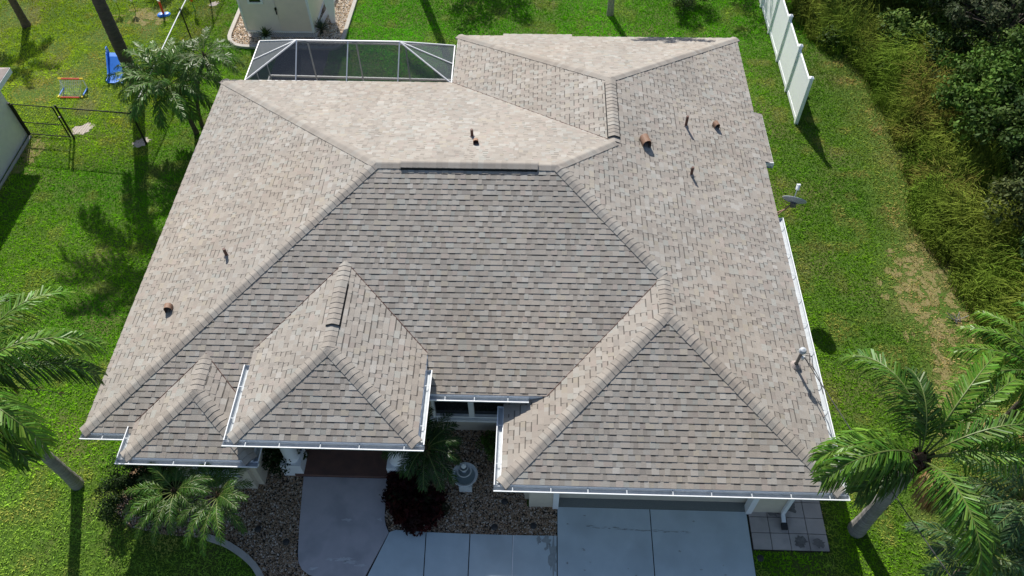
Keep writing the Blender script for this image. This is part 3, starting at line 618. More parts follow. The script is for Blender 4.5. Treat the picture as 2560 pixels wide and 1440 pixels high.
def lattice(p, q, z0, z1):
    p, q = V3((*p,0)), V3((*q,0)); L = np.linalg.norm(q-p); d = (q-p)/L; h = z1-z0; s = -h
    while s < L:
        for sg in (1, -1):
            a0, a1 = (s, s+h) if sg == 1 else (s+h, s); t0, t1 = 0., 1.
            lo, hi = 0, L
            ts = sorted([(lo-a0)/(a1-a0), (hi-a0)/(a1-a0)]); t0, t1 = max(0, ts[0]), min(1, ts[1])
            if t1-t0 > .05: b.beam(p+d*(a0+(a1-a0)*t0)+np.array([0,0,z0+h*t0]), p+d*(a0+(a1-a0)*t1)+np.array([0,0,z0+h*t1]), .024, .008 if sg == 1 else .01)
        s += .075
lattice((sx0,sy0+.01),(sx1,sy0+.01),.02,sz0-.03); lattice((sx1+.02,sy0+.02),(sx1+.42,sy1),.02,sz0+.02); b.build('lattice_skirt', 'vinyl', sh)
b = MB(); e0 = .28
rp = lambda x: sz1+.02+(1.35+e0-abs(x-.15))*.42
for xa, xb in ((sx0-e0,.15),(.15,sx1+e0)):
    P = [(xa,sy0-.3,rp(xa)),(xb,sy0-.3,rp(xb)),(xb,sy1+.3,rp(xb)),(xa,sy1+.3,rp(xa))]; b.face(P); b.face([(x,y,z_-.08) for x,y,z_ in P][::-1])
    for i in range(4): j = (i+1) % 4; b.face([(*P[i][:2],P[i][2]-.08),(*P[j][:2],P[j][2]-.08),P[j],P[i]])
b.build('roof', 'tc', sh)
b = MB(); b.box((.15,20.4,.15),(2.5,2.9,.28)); b.build('underfloor', 'dark', sh)
ub = thing('upright_board', 'white tapered board standing upright in the pebbles right of the shed', 'board', (2.06,19.95,0))
b = MB(); P = [(1.98,0),(2.14,0),(2.36,1.9),(2.34,2.05),(1.72,2.05),(1.72,1.9)]
b.face([(x,19.9,z_+.02) for x,z_ in P]); b.face([(x,19.98,z_+.02) for x,z_ in P][::-1])
for i in range(6): j = (i+1) % 6; b.face([(P[i][0],19.98,P[i][1]+.02),(P[j][0],19.98,P[j][1]+.02),(P[j][0],19.9,P[j][1]+.02),(P[i][0],19.9,P[i][1]+.02)])
b.build('board', 'vinyl', ub)
# ================================================================== NEIGHBOUR HOUSE
nb = thing('neighbour_house', 'pale stucco house corner at the left edge beside the black gate', 'house', (-12, 8, 0))
b = MB(); b.beam((-7.93,13.0,1.25),(-7.93,-8,1.25),.15,2.5); b.beam((-7.93,12.94,1.25),(-18,12.94,1.25),.15,2.5); b.build('wall', 'stuccoN', nb)
b = MB(); P = [(-7.45,13.5),(-7.45,-8),(-19,-8),(-19,13.5)]; rdg = [(-13.2,7.7,4.7),(-13.2,-2,4.7)]
b.face([(*P[1],2.52),(*P[0],2.52),rdg[0],rdg[1]]); b.face([(*P[0],2.52),(*P[3],2.52),rdg[0]]); b.face([(*P[3],2.52),(*P[2],2.52),rdg[1],rdg[0]]); b.face([(*P[2],2.52),(*P[1],2.52),rdg[1]]); b.build('roof', 'tc', nb)
b = MB(); 
for i in range(4): b.beam((*P[i],2.42),(*P[(i+1)%4],2.42),.03,.18)
b.build('fascia', 'white', nb)
b = MB(); b.face([(x,y,2.34) for x,y in P]); b.build('soffit', 'white', nb)
strip_curb('curb', [(-7.72,12.9),(-7.72,11.5),(-7.72,10)], .10, .04)

# ================================================================== FENCES
def wire_mesh(b, p, q, z0, z1, sp=.075, r=.0022):
    p, q = V3((*p,0)), V3((*q,0)); L = np.linalg.norm(q-p); d = (q-p)/L; h = z1-z0; nrm = np.array([-d[1], d[0], 0]); s = -h
    while s < L:
        for sg in (1, -1):
            a0, a1 = (s, s+h) if sg == 1 else (s+h, s)
            ts = sorted([(0-a0)/(a1-a0), (L-a0)/(a1-a0)]); t0, t1 = max(0, ts[0]), min(1, ts[1])
            if t1-t0 > .03:
                A = p+d*(a0+(a1-a0)*t0)+np.array([0,0,z0+h*t0]); Bq = p+d*(a0+(a1-a0)*t1)+np.array([0,0,z0+h*t1]); w_ = d*r*1.4
                b.face([A-w_, A+w_, Bq+w_, Bq-w_]); b.face([A-nrm*r, A+nrm*r, Bq+nrm*r, Bq-nrm*r])
        s += sp
HF = 1.42
cf = thing('chain_link_fence', 'black chain link fence turning back along the neighbouring lawn', 'fence', (-3.4,12.5,0))
posts = [(-6.08,12.78),(-3.37,12.53),(-3.40,15.6),(-3.43,18.6),(-3.40,21.3),(-3.40,24.0)]
for x, y in posts:
    b = MB(); b.tube([(x,y,0),(x,y,HF+.06)], .038 if y < 13 else .028, 10); b.lathe((x,y,HF+.06), [(.042,0),(.03,.04),(.001,.05)], 8); b.build('post', 'black', cf)
for i in range(len(posts)-1):
    p, q = posts[i], posts[i+1]
    b = MB(); b.tube([(*p,HF),(*q,HF)], .022, 8); b.build('rail', 'black' if i == 0 else 'gutter', cf)  # rear rails drawn white: sun glint on the rail put into the colour
    b = MB(); wire_mesh(b, p, q, .05, HF, .09); b.build('wire_mesh', 'black', cf)
gt = thing('chain_link_gate', 'black chain link gate between the pale wall and the fence post', 'gate', (-7,12.9,0))
b = MB(); ga, gb = (-7.72,12.93), (-6.22,12.8)
for x, y in (ga, gb): b.tube([(x,y,.06),(x,y,HF)], .026, 8)
for z_ in (.08,.62,HF): b.tube([(*ga,z_),(*gb,z_)], .018, 8)
b.build('frame', 'black', gt); b = MB(); wire_mesh(b, ga, gb, .1, HF, .09); b.build('wire_mesh', 'black', gt)
b = MB(); b.tube([(-7.8,12.94,0),(-7.8,12.94,HF+.05)], .04, 10); b.build('post', 'black', gt)
b = MB(); b.box((-6.15,12.79,.98),(.12,.05,.05)); b.build('latch', 'steel', gt)
# white vinyl privacy fence
vf = thing('privacy_fence', 'tall white vinyl fence of plain panels beside the wooded verge', 'fence', (19.75,18,0))
vy = [14.12,15.93,17.74,19.55,21.36,23.17,24.98]; vx = lambda y: 19.76-.012*(y-14.1)
for y in vy:
    b = MB(); b.box((vx(y),y,.99),(.125,.125,1.98)); p_ = b.build('post', 'vinyl', vf)
    c = MB(); zt = 1.98; h_ = .075; x = vx(y); Q = [(x-h_,y-h_,zt),(x+h_,y-h_,zt),(x+h_,y+h_,zt),(x-h_,y+h_,zt)]; U = [(*q[:2],zt+.03) for q in Q]
    c.face(Q[::-1])
    for i in range(4): j = (i+1) % 4; c.face([Q[i],Q[j],U[j],U[i]]); c.face([U[i],U[j],(x,y,zt+.085)])
    c.build('post_cap', 'vinyl', p_)
for i in range(len(vy)-1):
    ya, yb = vy[i]+.0625, vy[i+1]-.0625; x = vx((ya+yb)/2); b = MB(); n = 6
    for k in range(n): y0, y1 = ya+(yb-ya)*k/n, ya+(yb-ya)*(k+1)/n; b.box((x,(y0+y1)/2,.97),(.032,y1-y0-.0015,1.6)); 
    b.box((x,(ya+yb)/2,.97),(.022,yb-ya,1.58)); b.build('panel', 'vinyl', vf)
    for zr, hr in ((.13,.15),(1.80,.10)): b = MB(); b.box((x,(ya+yb)/2,zr),(.05,yb-ya,hr)); b.build('rail', 'vinyl', vf)

# ================================================================== TOYS AND YARD THINGS
go = thing('toy_goal', 'small toy football goal with red bars and a white net on the lawn', 'toy goal', (-7.1,15.3,0))
gx0, gx1, gy0, gy1, gh = -7.52, -6.62, 15.02, 15.58, .46
b = MB(); b.tube([(gx0+.08,gy1,gh),(gx1-.08,gy1,gh)], .032, 10); b.build('crossbar', 'red', go)
b = MB(); b.tube([(gx0+.1,gy0,.035),(gx1-.1,gy0,.035)], .03, 10); b.build('ground_bar', 'red', go)
for x in (gx0, gx1):
    b = MB(); b.tube([(x,gy1,.03),(x,gy1,gh)], .024, 8); b.build('upright', 'white', go)
    b = MB(); b.tube([(x,gy0+.1,.03),(x,gy1,.03)], .03, 8); b.build('base_rail', 'blue', go)
    b = MB(); b.tube([(x-.03 if x<-7 else x+.03,gy1,gh),(x+.1 if x<-7 else x-.1,gy1,gh)], .036, 8); b.tube([(x,gy0,.035),(x,gy0+.1,.035)], .034, 8); b.build('corner_joint', 'yellow', go)
b = MB()
for k in range(1, 13): t = k/13; b.tube([(gx0+.02,gy0+(gy1-gy0)*t,.04+(gh-.05)*t),(gx1-.02,gy0+(gy1-gy0)*t,.04+(gh-.05)*t)], .006, 4)
for k in range(1, 12): x = gx0+(gx1-gx0)*k/12; b.tube([(x,gy0,.04),(x,gy1,gh-.01)], .005, 4)
b.build('net', 'white', go)
sl_ = thing('toy_slide', 'blue plastic toddler slide half hidden by palm fronds', 'toy slide', (-5.5,16.4,0))
b = MB(); path = [(15.86,.07),(16.0,.08),(16.25,.13),(16.6,.30),(16.95,.47),(17.15,.50)]; x0, x1 = -5.86, -5.36
for i in range(len(path)-1):
    (ya, za), (yb, zb) = path[i], path[i+1]; f0 = .06 if i == 0 else 0
    ta, tb = -.30*(ya-15.86)/1.3, -.30*(yb-15.86)/1.3; b.face([(x0-f0+ta,ya,za),(x1+f0+ta,ya,za),(x1+tb,yb,zb),(x0+tb,yb,zb)])
    for x, o in ((x0, -1), (x1, 1)): b.beam((x+o*.02+o*f0*.5+ta,ya,za+.04),(x+o*.02+tb,yb,zb+.04),.05,.14)
b.build('chute', 'blue', sl_)
for x in (x0-.3, x1-.3):
    b = MB(); b.beam((x,17.15,.5),(x,17.45,0),.06,.06); b.tube([(x,17.05,.55),(x,17.1,.72),(x,17.2,.74),(x,17.22,.4)], .022, 8); b.build('side_rail', 'blue', sl_)
b = MB(); 
for t in (.25,.5,.75): b.box(((x0+x1)/2-.3,17.45-.3*t,.5*t),(x1-x0,.09,.03))
b.build('step', 'yellow', sl_)
te = thing('toy_tee', 'toy batting tee with red post on a blue foot', 'toy', (-5.14,20.4,0))
b = MB(); b.lathe((-5.24,20.38,0), [(.001,.1),(.1,.09),(.16,.04),(.16,0)], 14); b.lathe((-5.02,20.42,0), [(.001,.1),(.1,.09),(.16,.04),(.16,0)], 14); b.build('base', 'blue', te)
b = MB(); b.tube([(-5.13,20.4,.08),(-5.13,20.42,.62)], [.05,.045], 10); b.build('post', 'red', te)
b = MB(); b.tube([(-5.13,20.42,.62),(-5.13,20.42,.72)], [.03,.06], 10); b.build('cup', 'white', te)
def ornament(x, y, lab, m):
    o = thing('yard_ornament', lab, 'yard ornament', (x,y,0), 'stake ornaments on the far lawn'); b = MB(); b.tube([(x,y,0),(x,y,.4)], .012, 6); b.build('stake', 'black', o)
    for k in range(5):
        a = k*1.2566; b = MB(); b.face([(x,y,.4),(x+.16*math.cos(a),y+.16*math.sin(a),.62),(x+.19*math.cos(a+.6),y+.19*math.sin(a+.6),.68),(x+.15*math.cos(a+1.15),y+.15*math.sin(a+1.15),.6)]); b.build('petal', m if k % 2 else 'white', o)
ornament(-7.11,20.7,'pale ornament on a stake with green tinted petals','toygreen'); ornament(-6.44,20.72,'pale ornament on a stake with blue tinted petals','dish')
o = thing('toy_paddle', 'orange toy paddle standing on a green stem behind the glinting fence rail', 'toy', (-3.9,20.7,0))
b = MB(); b.tube([(-3.9,20.7,0),(-3.9,20.7,.5)], .018, 8); b.build('stem', 'toygreen', o); b = MB(); b.tube([(-3.9,20.7,.45),(-3.9,20.7,.52),(-3.88,20.72,.78),(-3.86,20.74,.92),(-3.86,20.74,.97)], [.03,.07,.075,.06,.02], 10); b.build('paddle', 'orange', o)
# satellite dish on its bracket
sdh = thing('satellite_dish', 'grey satellite dish on an arm off the right eave', 'satellite dish', (17.4,7.45,2.45))
b = MB(); b.tube([(17.3,7.42,2.42),(17.6,7.54,2.46),(17.70,7.58,2.58)], .022, 8); b.tube([(17.35,7.35,2.42),(17.62,7.55,2.5)], .012, 6); b.build('arm', 'copper', sdh)
b = MB(); dc = np.array([17.80,7.62,2.66]); dn = np.array([.28,.80,.53]); dn /= np.linalg.norm(dn); du = np.cross(dn, [0,0,1]); du /= np.linalg.norm(du); dv = np.cross(du, dn)
rings = []
for r_ in (.001,.13,.23,.31,.325): rings.append([dc + dn*(r_*r_*.85) + du*r_*math.cos(t)*1.05 + dv*r_*math.sin(t)*.95 for t in np.linspace(0,2*math.pi,28,endpoint=False)])
for i in range(len(rings)-1):
    for j in range(28): k = (j+1) % 28; b.face([rings[i][j],rings[i][k],rings[i+1][k],rings[i+1][j]]); b.face([q-dn*.016 for q in (rings[i+1][j],rings[i+1][k],rings[i][k],rings[i][j])])
for j in range(28): k = (j+1) % 28; b.face([rings[-1][j],rings[-1][k],rings[-1][k]-dn*.016,rings[-1][j]-dn*.016])
b.build('reflector', 'dish', sdh, True)
b = MB(); lb = dc+dn*.42-dv*.18+dv*.1; b.tube([dc-dv*.30, dc-dv*.34+dn*.15, lb-dv*.08], .015, 8); b.build('feed_arm', 'dish', sdh)
b = MB(); b.tube([lb-dn*.02, lb+dn*.10], [.05,.055], 12); b.box(lb+dn*.12, (.10,.06,.07)); b.build('feed_head', 'stone', sdh)
b = MB(); b.box(dc-dn*.06,(.14,.10,.16)); b.build('mount', 'steel', sdh)
# service mast, weather head and drop cable
mx_, my_ = 16.83, 2.13; mz = pz('R', mx_, my_)
sm = thing('service_mast', 'grey steel electric service mast rising through the right roof slope', 'mast', (mx_,my_,mz))
b = MB(); b.tube([(mx_,my_,mz-.6),(mx_,my_,mz+.62)], .04, 10); b.build('pole', 'steel', sm); b = MB(); b.lathe((mx_,my_,mz), [(.14,-.08),(.13,.04),(.05,.1)], 12); b.build('flashing', 'tc', sm)
b = MB(); b.lathe((mx_,my_,mz+.6), [(.045,0),(.08,.02),(.09,.06),(.07,.12),(.001,.15)], 14); b.build('weather_head', 'dish', sm)
b = MB(); b.box((mx_+.05,my_-.06,mz+.45),(.06,.06,.08)); b.build('insulator', 'stone', sm)
cb_ = MB(); A = V3((mx_+.07,my_-.08,mz+.5)); Bq = V3((20.3,-9.,4.9)); C_ = (A+Bq)/2 - np.array([0,0,.55])
cb_.tube([(1-t)**2*A+2*t*(1-t)*C_+t*t*Bq for t in np.linspace(0,1,24)], .013, 6); cb_.tube([A+(0,0,.08), A+(.14,-.02,.1), A+(.2,-.18,-.12), A+(.26,-.5,-.08), A+(.3,-.9,-.15)], .011, 6)
cb_.tube([A+(-.02,.05,.1), A+(.09,.02,.15), A+(.12,-.1,-.1), A+(.2,-.35,-.05)], .009, 6)
tag(cb_.build('power_cable', 'cable'), 'black power cable dropping from the roof mast past the right palm', 'cable')
# fountain
fo = thing('fountain', 'grey tiered stone fountain with a round basin on the courtyard gravel', 'fountain', (8.85,.02,0))
fx, fy = 8.85, .02
b = MB(); b.box((fx,fy-.02,.16),(.32,.32,.32)); b.lathe((fx,fy,0), [(.13,.3),(.09,.42),(.14,.52)], 18); b.build('pedestal', 'stone', fo)
def bowl(z_, r_, h_, name):
    b = MB(); b.lathe((fx,fy,z_), [(.05,0),(r_*.7,h_*.35),(r_*.97,h_),(r_,h_+.02),(r_*.97,h_+.035),(r_*.88,h_+.02),(r_*.7,h_*.6),(.04,h_*.35)], 28); o = b.build(name, 'stone', fo, True)
    w_ = MB(); w_.lathe((fx,fy,z_), [(r_*.80,h_*.82),(.001,h_*.82)], 24); w_.build('water', 'water', o)
bowl(.5,.33,.16,'basin'); bowl(.80,.19,.10,'bowl'); bowl(1.02,.12,.07,'bowl')
b = MB(); b.lathe((fx,fy,0), [(.06,.55),(.05,.7),(.07,.82),(.045,.95),(.045,1.04),(.04,1.1),(.07,1.16),(.06,1.22),(.001,1.28)], 14); b.build('stem', 'stone', fo, True)
# path lights
def path_light(x, y, lab):
    o = thing('path_light', lab, 'path light', (x,y,0), 'dark path lights in the gravel'); b = MB(); b.tube([(x,y,0),(x,y,.2)], .015, 6); b.build('stake', 'dark', o); b = MB(); b.lathe((x,y,0), [(.05,.14),(.055,.2),(.085,.21),(.05,.26),(.001,.27)], 14); b.build('cap', 'dark', o)
for x, y, lab in ((9.63,-1.12,'dark path light in the gravel left of the pair by the driveway'),(10.58,-1.06,'dark path light in the gravel nearest the garage driveway'),(9.85,-.46,'dark path light in the gravel under the garage gutter'),(4.6,-1.63,'dark path light beside the curved walkway corner'),(3.85,-1.33,'dark path light in gravel right of the small palms'),(15.98,-1.7,'dark path light in the shaded grass beside the driveway')): path_light(x, y, lab)
# dead twigs on the verge
tw = MB()
for k in range(7): a = random.uniform(0, 3.14); l_ = random.uniform(.15,.4); tw.tube([(22.85+random.uniform(-.1,.1),5.45+random.uniform(-.1,.1),.03),(22.85+l_*math.cos(a),5.45+l_*math.sin(a),.12)], .012, 5)
tag(tw.build('dead_branch', 'steel'), 'grey dead branch lying on the dry verge grass', 'branch')

# ================================================================== PALMS
def frond(parent, c, az, el, L, droop, nleaf=46, ll=.55, lw=.034, hang=.75, cols=((.05,.095,.022),(.075,.125,.03)), rr=.022, bare=.16, bend=0, sag=.6, f1=.45):
    b = MB(); az0, el0 = R(az), R(el); n = 14; pts = [V3(c)]; dirs = []
    for i in range(n):
        t = i/(n-1); e = el0 - R(droop)*t**1.25; a = az0 + R(bend)*t
        d = np.array([math.cos(e)*math.cos(a), math.cos(e)*math.sin(a), math.sin(e)]); dirs.append(d); pts.append(pts[-1]+d*L/n)
    dirs.append(dirs[-1]); b.cur = 1
    b.tube(pts, [rr*(1-.85*i/n)+.003 for i in range(n+1)], 5, (.3,.3,.3)); b.cur = 0
    up = np.array([0,0,1.])
    for k in range(nleaf):
        t = bare + (1-bare)*(k+.5)/nleaf; f = t*n; i = min(int(f), n-1); p = pts[i]+(pts[i+1]-pts[i])*(f-i); fw = dirs[i]
        sd = np.cross(fw, up); sd /= np.linalg.norm(sd)+1e-9; nr = np.cross(sd, fw)
        prof = (.45+.55*math.sin(math.pi*min(1, t*.78+.16)))*(1 if t < .93 else .8)
        for sg in (1, -1):
            l_ = ll*prof*random.uniform(.85, 1.12); ang = R(32+26*t+random.uniform(-9, 9)); lift = random.uniform(-.45, .35)
            d0 = sd*sg*math.cos(ang) + fw*math.sin(ang) + nr*lift; d0 /= np.linalg.norm(d0)
            m1 = p + d0*l_*f1; d1 = d0 - up*hang*random.uniform(.7, 1.3); d1 /= np.linalg.norm(d1); m2 = m1 + d1*l_*(1-f1)*.6; d2 = d1 - up*sag*random.uniform(.5,1.2); d2 /= np.linalg.norm(d2); tip = m2 + d2*l_*(1-f1)*.4
            w_ = np.cross(d0, nr + sd*random.uniform(-.5,.5)); w_ /= np.linalg.norm(w_)+1e-9; w2 = np.cross(d1, np.cross(w_, d0)); w2 = -w2/(np.linalg.norm(w2)+1e-9)
            if w2@w_ < 0: w2 = -w2
            u = random.random(); c_ = tuple((cols[0][q]*(1-u)+cols[1][q]*u)*random.uniform(.8,1.2) for q in range(3))
            b.face([p-w_*lw*.35, p+w_*lw*.35, m1+w_*lw*.5, m1-w_*lw*.5], c_); b.face([m1-w_*lw*.5, m1+w_*lw*.5, m2+w2*lw*.36, m2-w2*lw*.36], c_); b.face([m2-w2*lw*.36, m2+w2*lw*.36, tip], c_)
    return b.build('frond', ['palmleaf', 'rachis'], parent)
def palm(x, y, h, r, fronds, name, label, lean=(0,0), bark='bark', boots=.45, rtop=.8, group=None, **kw):
    o = thing(name, label, 'palm tree', (x,y,0), group); top = np.array([x+lean[0], y+lean[1], h]); b = MB(); n = max(8, int(h*7)); pts, rad = [], []
    for i in range(n+1):
        t = i/n; pts.append((x+lean[0]*t*t, y+lean[1]*t*t, h*t)); rad.append(r*(1.18-.18*min(1,t*6))*(1-(1-rtop)*t)*(1+(.035 if i % 2 else -.02)))
    b.tube(pts, rad, 14); b.build('trunk', bark, o, True)
    if boots:
        b = MB(); rb_ = r*rtop
        for k in range(22):
            a = k*2.4; z0 = h-boots+boots*k/22; d = np.array([math.cos(a), math.sin(a), 0]); p = top*[1,1,0]+np.array([0,0,z0]) + d*rb_*.8
            b.beam(p-np.array([0,0,.12]), p+d*rb_*random.uniform(.25,.7)+np.array([0,0,random.uniform(.12,.25)]), rb_*.8, rb_*.22)
        b.lathe((top[0],top[1],0), [(rb_*.95,h-boots),(rb_*1.1,h-boots*.4),(rb_*.75,h+.1),(rb_*.2,h+.28)], 10); b.build('frond_boots', 'boot', o)
    for f in fronds:
        ff = list(f); ex = {}
        if isinstance(ff[-1], dict): ex = ff.pop()
        a = R(ff[0]); c = top + np.array([math.cos(a)*r*.5, math.sin(a)*r*.5, .08])
        frond(o, c, *ff, **{**kw, **ex})
    return o
def ring(n, el=(15,60), L=(2.4,2.9), dr=(60,100), off=0, arc=(0,360)):
    out = []
    for i in range(n):
        az = arc[0]+(arc[1]-arc[0])*(i+random.uniform(-.25,.25))/n+off; e = random.uniform(*el); out.append((az, e, random.uniform(*L), random.uniform(*dr)))
    return out
GR1 = ((.055,.14,.014),(.10,.21,.022)); GRL = ((.09,.21,.018),(.15,.28,.03)); GRD = ((.036,.092,.012),(.066,.135,.018)); DRY = ((.22,.15,.06),(.30,.20,.08))
random.seed(21)
palm(18.48,-.87,3.95,.185, [(100,58,3.1,118,{'bend':34}),(92,72,2.0,100,{'cols':GRD}),(54,52,3.3,92,{'cols':GRL,'bend':-12}),(36,44,3.3,88,{'cols':GRL}),(14,58,3.1,112,{'bend':-12}),(-6,46,2.9,112,{'cols':GRL}),(176,48,2.5,118,{'cols':GRL,'bend':12}),(190,54,2.7,128,{'bend':10}),(206,34,1.7,110,{'cols':GRD}),(-86,55,2.9,108,{'bend':5}),(-68,34,2.6,95,{'cols':GRD}),(-72,10,.8,60,{'cols':DRY}),(3,6,1.9,30,{'cols':DRY,'nleaf':5,'ll':.2})],
     'queen_palm', 'tall queen palm leaning over the right garage corner with a smooth grey trunk', nleaf=96, ll=.84, lw=.031, hang=1.7, sag=1.7, f1=.40, rr=.02, cols=GR1)
palm(-1.13,-.23,4.9,.145, [(58,50,3.2,100,{'cols':GRL}),(22,52,3.3,108,{'cols':GRL}),(13,40,3.0,104,{'cols':GRD}),(-28,50,3.0,120,{'cols':GRL}),(-48,58,2.9,118,{'cols':GRL}),(-38,38,2.6,110,{'cols':GRD}),(2,8,2.1,35,{'nleaf':4,'ll':.2,'cols':DRY})]+ring(8,(35,65),(2.6,3.0),(95,115),0,(90,300)),
     'queen_palm', 'grey trunked queen palm at the left edge casting a long straight shadow', lean=(-.15,-.1), nleaf=92, ll=.84, lw=.031, hang=1.7, sag=1.7, f1=.40, rr=.02, cols=GR1)
palm(-4.74,15.78,7.2,.24, ring(18,(20,65),(2.6,3.1),(70,110)), 'queen_palm', 'thick dark palm trunk rising behind the blue slide', lean=(.1,.05), bark='bark2', nleaf=46, ll=.6, lw=.05, rtop=.75)
palm(-1.75,13.15,1.95,.085, ring(24,(4,70),(1.65,2.15),(55,100)), 'feather_palm', 'dense bushy palm with glossy fronds beside the black fence corner', lean=(-.38,.15), bark='bark2', boots=.25, nleaf=58, ll=.48, lw=.028, hang=.8, cols=GR1, rr=.016)
palm(-1.62,13.5,2.75,.07, ring(12,(0,50),(1.3,1.7),(70,115)), 'feather_palm', 'thinner palm with drooping fronds nearest the patio screen', lean=(.85,.35), bark='bark2', boots=.5, nleaf=36, ll=.36, lw=.022, hang=.9, cols=GRD, rr=.014)
palm(-10.6,19.55,2.0,.16, ring(7,(15,45),(1.4,1.8),(50,90)), 'queen_palm', 'short stout dark palm trunk in the far top left lawn', bark='bark2', nleaf=40, ll=.45, lw=.04)
palm(2.42,-1.2,2.0,.06, [(205,30,1.3,80,{'cols':GR1}),(222,42,1.3,85,{'cols':GR1}),(240,30,1.35,80,{'cols':GR1}),(262,34,1.3,85),(190,48,1.2,80,{'cols':GR1}),(282,40,1.1,85),(165,40,1.0,80)]+ring(9,(20,65),(.85,1.15),(60,95),0,(-60,160)), 'pygmy_date_palm', 'left one of two small date palms in front of the arched window', bark='bark2', boots=.2, nleaf=56, ll=.24, lw=.012, hang=.5, cols=GRD, rr=.011, bare=.2, sag=.3)
palm(3.42,-1.3,2.0,.06, [(250,36,1.35,85,{'cols':GR1}),(268,30,1.4,85,{'cols':GR1}),(290,40,1.25,80,{'cols':GR1}),(315,35,1.2,85),(225,40,1.15,85),(100,45,.85,75,{'cols':GR1}),(120,45,.9,75)]+ring(9,(20,65),(.85,1.15),(60,95),0,(-40,200)), 'pygmy_date_palm', 'right one of two small date palms, nearer the curved concrete edging', bark='bark2', boots=.2, nleaf=56, ll=.24, lw=.012, hang=.5, cols=GRD, rr=.011, bare=.2, sag=.3)
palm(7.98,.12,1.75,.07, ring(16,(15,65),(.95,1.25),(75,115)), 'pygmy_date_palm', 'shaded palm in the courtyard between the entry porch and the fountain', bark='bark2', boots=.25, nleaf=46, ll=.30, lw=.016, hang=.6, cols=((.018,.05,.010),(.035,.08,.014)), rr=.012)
palm(13.39,20.72,6.7,.12, ring(12,(15,65),(1.5,1.9),(60,100)), 'slender_palm', 'slender grey palm trunk standing alone on the back lawn', bark='bark', nleaf=34, ll=.5, lw=.05, group=None)
palm(4.75,24.2,7.0,.19, ring(12,(15,65),(2.2,2.8),(60,100)), 'queen_palm', 'palm behind the shed throwing a trunk shadow on the back lawn', bark='bark2', nleaf=34, ll=.55, lw=.05)
GRG = ((.055,.115,.04),(.10,.175,.065))
palm(22.75,1.95,2.5,.12, [(165,50,2.5,95,{'cols':GRL}),(150,58,2.5,95,{'cols':GRL}),(185,48,2.3,100),(128,55,2.4,95,{'cols':GRL}),(205,50,2.0,100),(230,50,1.8,100)]+ring(10,(30,65),(1.9,2.4),(80,110),0,(-120,120)), 'feather_palm', 'palm at the right edge with fronds reaching over the verge', bark='bark2', nleaf=60, ll=.6, lw=.032, cols=GR1, hang=1.6, f1=.3)
palm(21.75,-.75,1.6,.11, [(170,45,1.9,90,{'cols':GRG}),(150,58,2.0,90,{'cols':GRG}),(120,55,1.9,85,{'cols':GRG}),(95,50,1.8,90),(195,40,2.0,85,{'cols':GRG}),(70,45,1.8,85,{'cols':GRG}),(215,50,1.7,95)]+ring(8,(20,60),(1.5,1.9),(70,100),0,(225,425)), 'feather_palm', 'low grey green palm in the bottom right corner', bark='bark2', nleaf=56, ll=.48, lw=.028, cols=GRG, hang=1.2)
palm(20.55,-1.95,1.45,.10, ring(16,(25,65),(1.5,1.9),(70,100)), 'feather_palm', 'low palm at the bottom edge under the drooping queen palm frond', bark='bark2', nleaf=52, ll=.44, lw=.026, cols=GRG, hang=1.2)
palm(23.2,.55,1.1,.10, [(170,8,.9,45,{'cols':DRY}),(210,5,.9,45,{'cols':DRY}),(120,8,.9,45,{'cols':DRY})]+ring(13,(20,60),(1.3,1.7),(70,100)), 'feather_palm', 'small dark palm with dry lower fronds at the right edge below the bright fronds', bark='bark2', nleaf=36, ll=.36, lw=.024, cols=GRD)

# ================================================================== SHRUBS AND TREES
def leaf_cloud(cs, rs, per, size, pal, jit=.25):
    """diamond leaves in clumps: cs (n,3) clump centres, rs radii"""
    C = np.repeat(np.asarray(cs, float), per, 0); Rr = np.repeat(np.asarray(rs, float), per)[:, None]; n = len(C)
    d = RNG.normal(size=(n,3)); d /= np.linalg.norm(d, axis=1)[:, None]; P = C + d*Rr*(RNG.uniform(.25, 1, (n,1))**.6)*np.array([1,1,.8])
    nr = d*.7 + RNG.normal(size=(n,3))*.6 + np.array([0,0,.55]); nr /= np.linalg.norm(nr, axis=1)[:, None]
    t = np.cross(nr, RNG.normal(size=(n,3))); t /= np.linalg.norm(t, axis=1)[:, None]; s_ = np.cross(nr, t)
    L = (size*RNG.uniform(.6, 1.4, n))[:, None]; W = L*RNG.uniform(.38,.6,(n,1))
    Q = np.stack([P-t*L*.5, P+s_*W*.5-nr*L*.06, P+t*L*.5, P-s_*W*.5-nr*L*.06], 1)
    pal = np.array(pal); cc = pal[RNG.integers(0, len(pal), len(cs))]; c = np.repeat(cc, per, 0)*RNG.uniform(1-jit, 1+jit, (n,1))*RNG.uniform(.9,1.1,(n,3))
    return Q.reshape(-1,3), c
def crown_clumps(x, y, z, rx, rz, n, cl):
    d = RNG.normal(size=(n,3)); d[:,2] = np.abs(d[:,2])*.9-.25; d /= np.linalg.norm(d, axis=1)[:, None]; k = RNG.uniform(.45, 1.0, n)[:, None]**.7
    lob = 1+.28*np.sin(3*np.arctan2(d[:,1], d[:,0])+RNG.uniform(0,6))[:, None]*.6+RNG.uniform(-.15,.2,(n,1))
    return np.array([x,y,z]) + d*k*lob*np.array([rx,rx,rz]), RNG.uniform(.65, 1.35, n)*cl
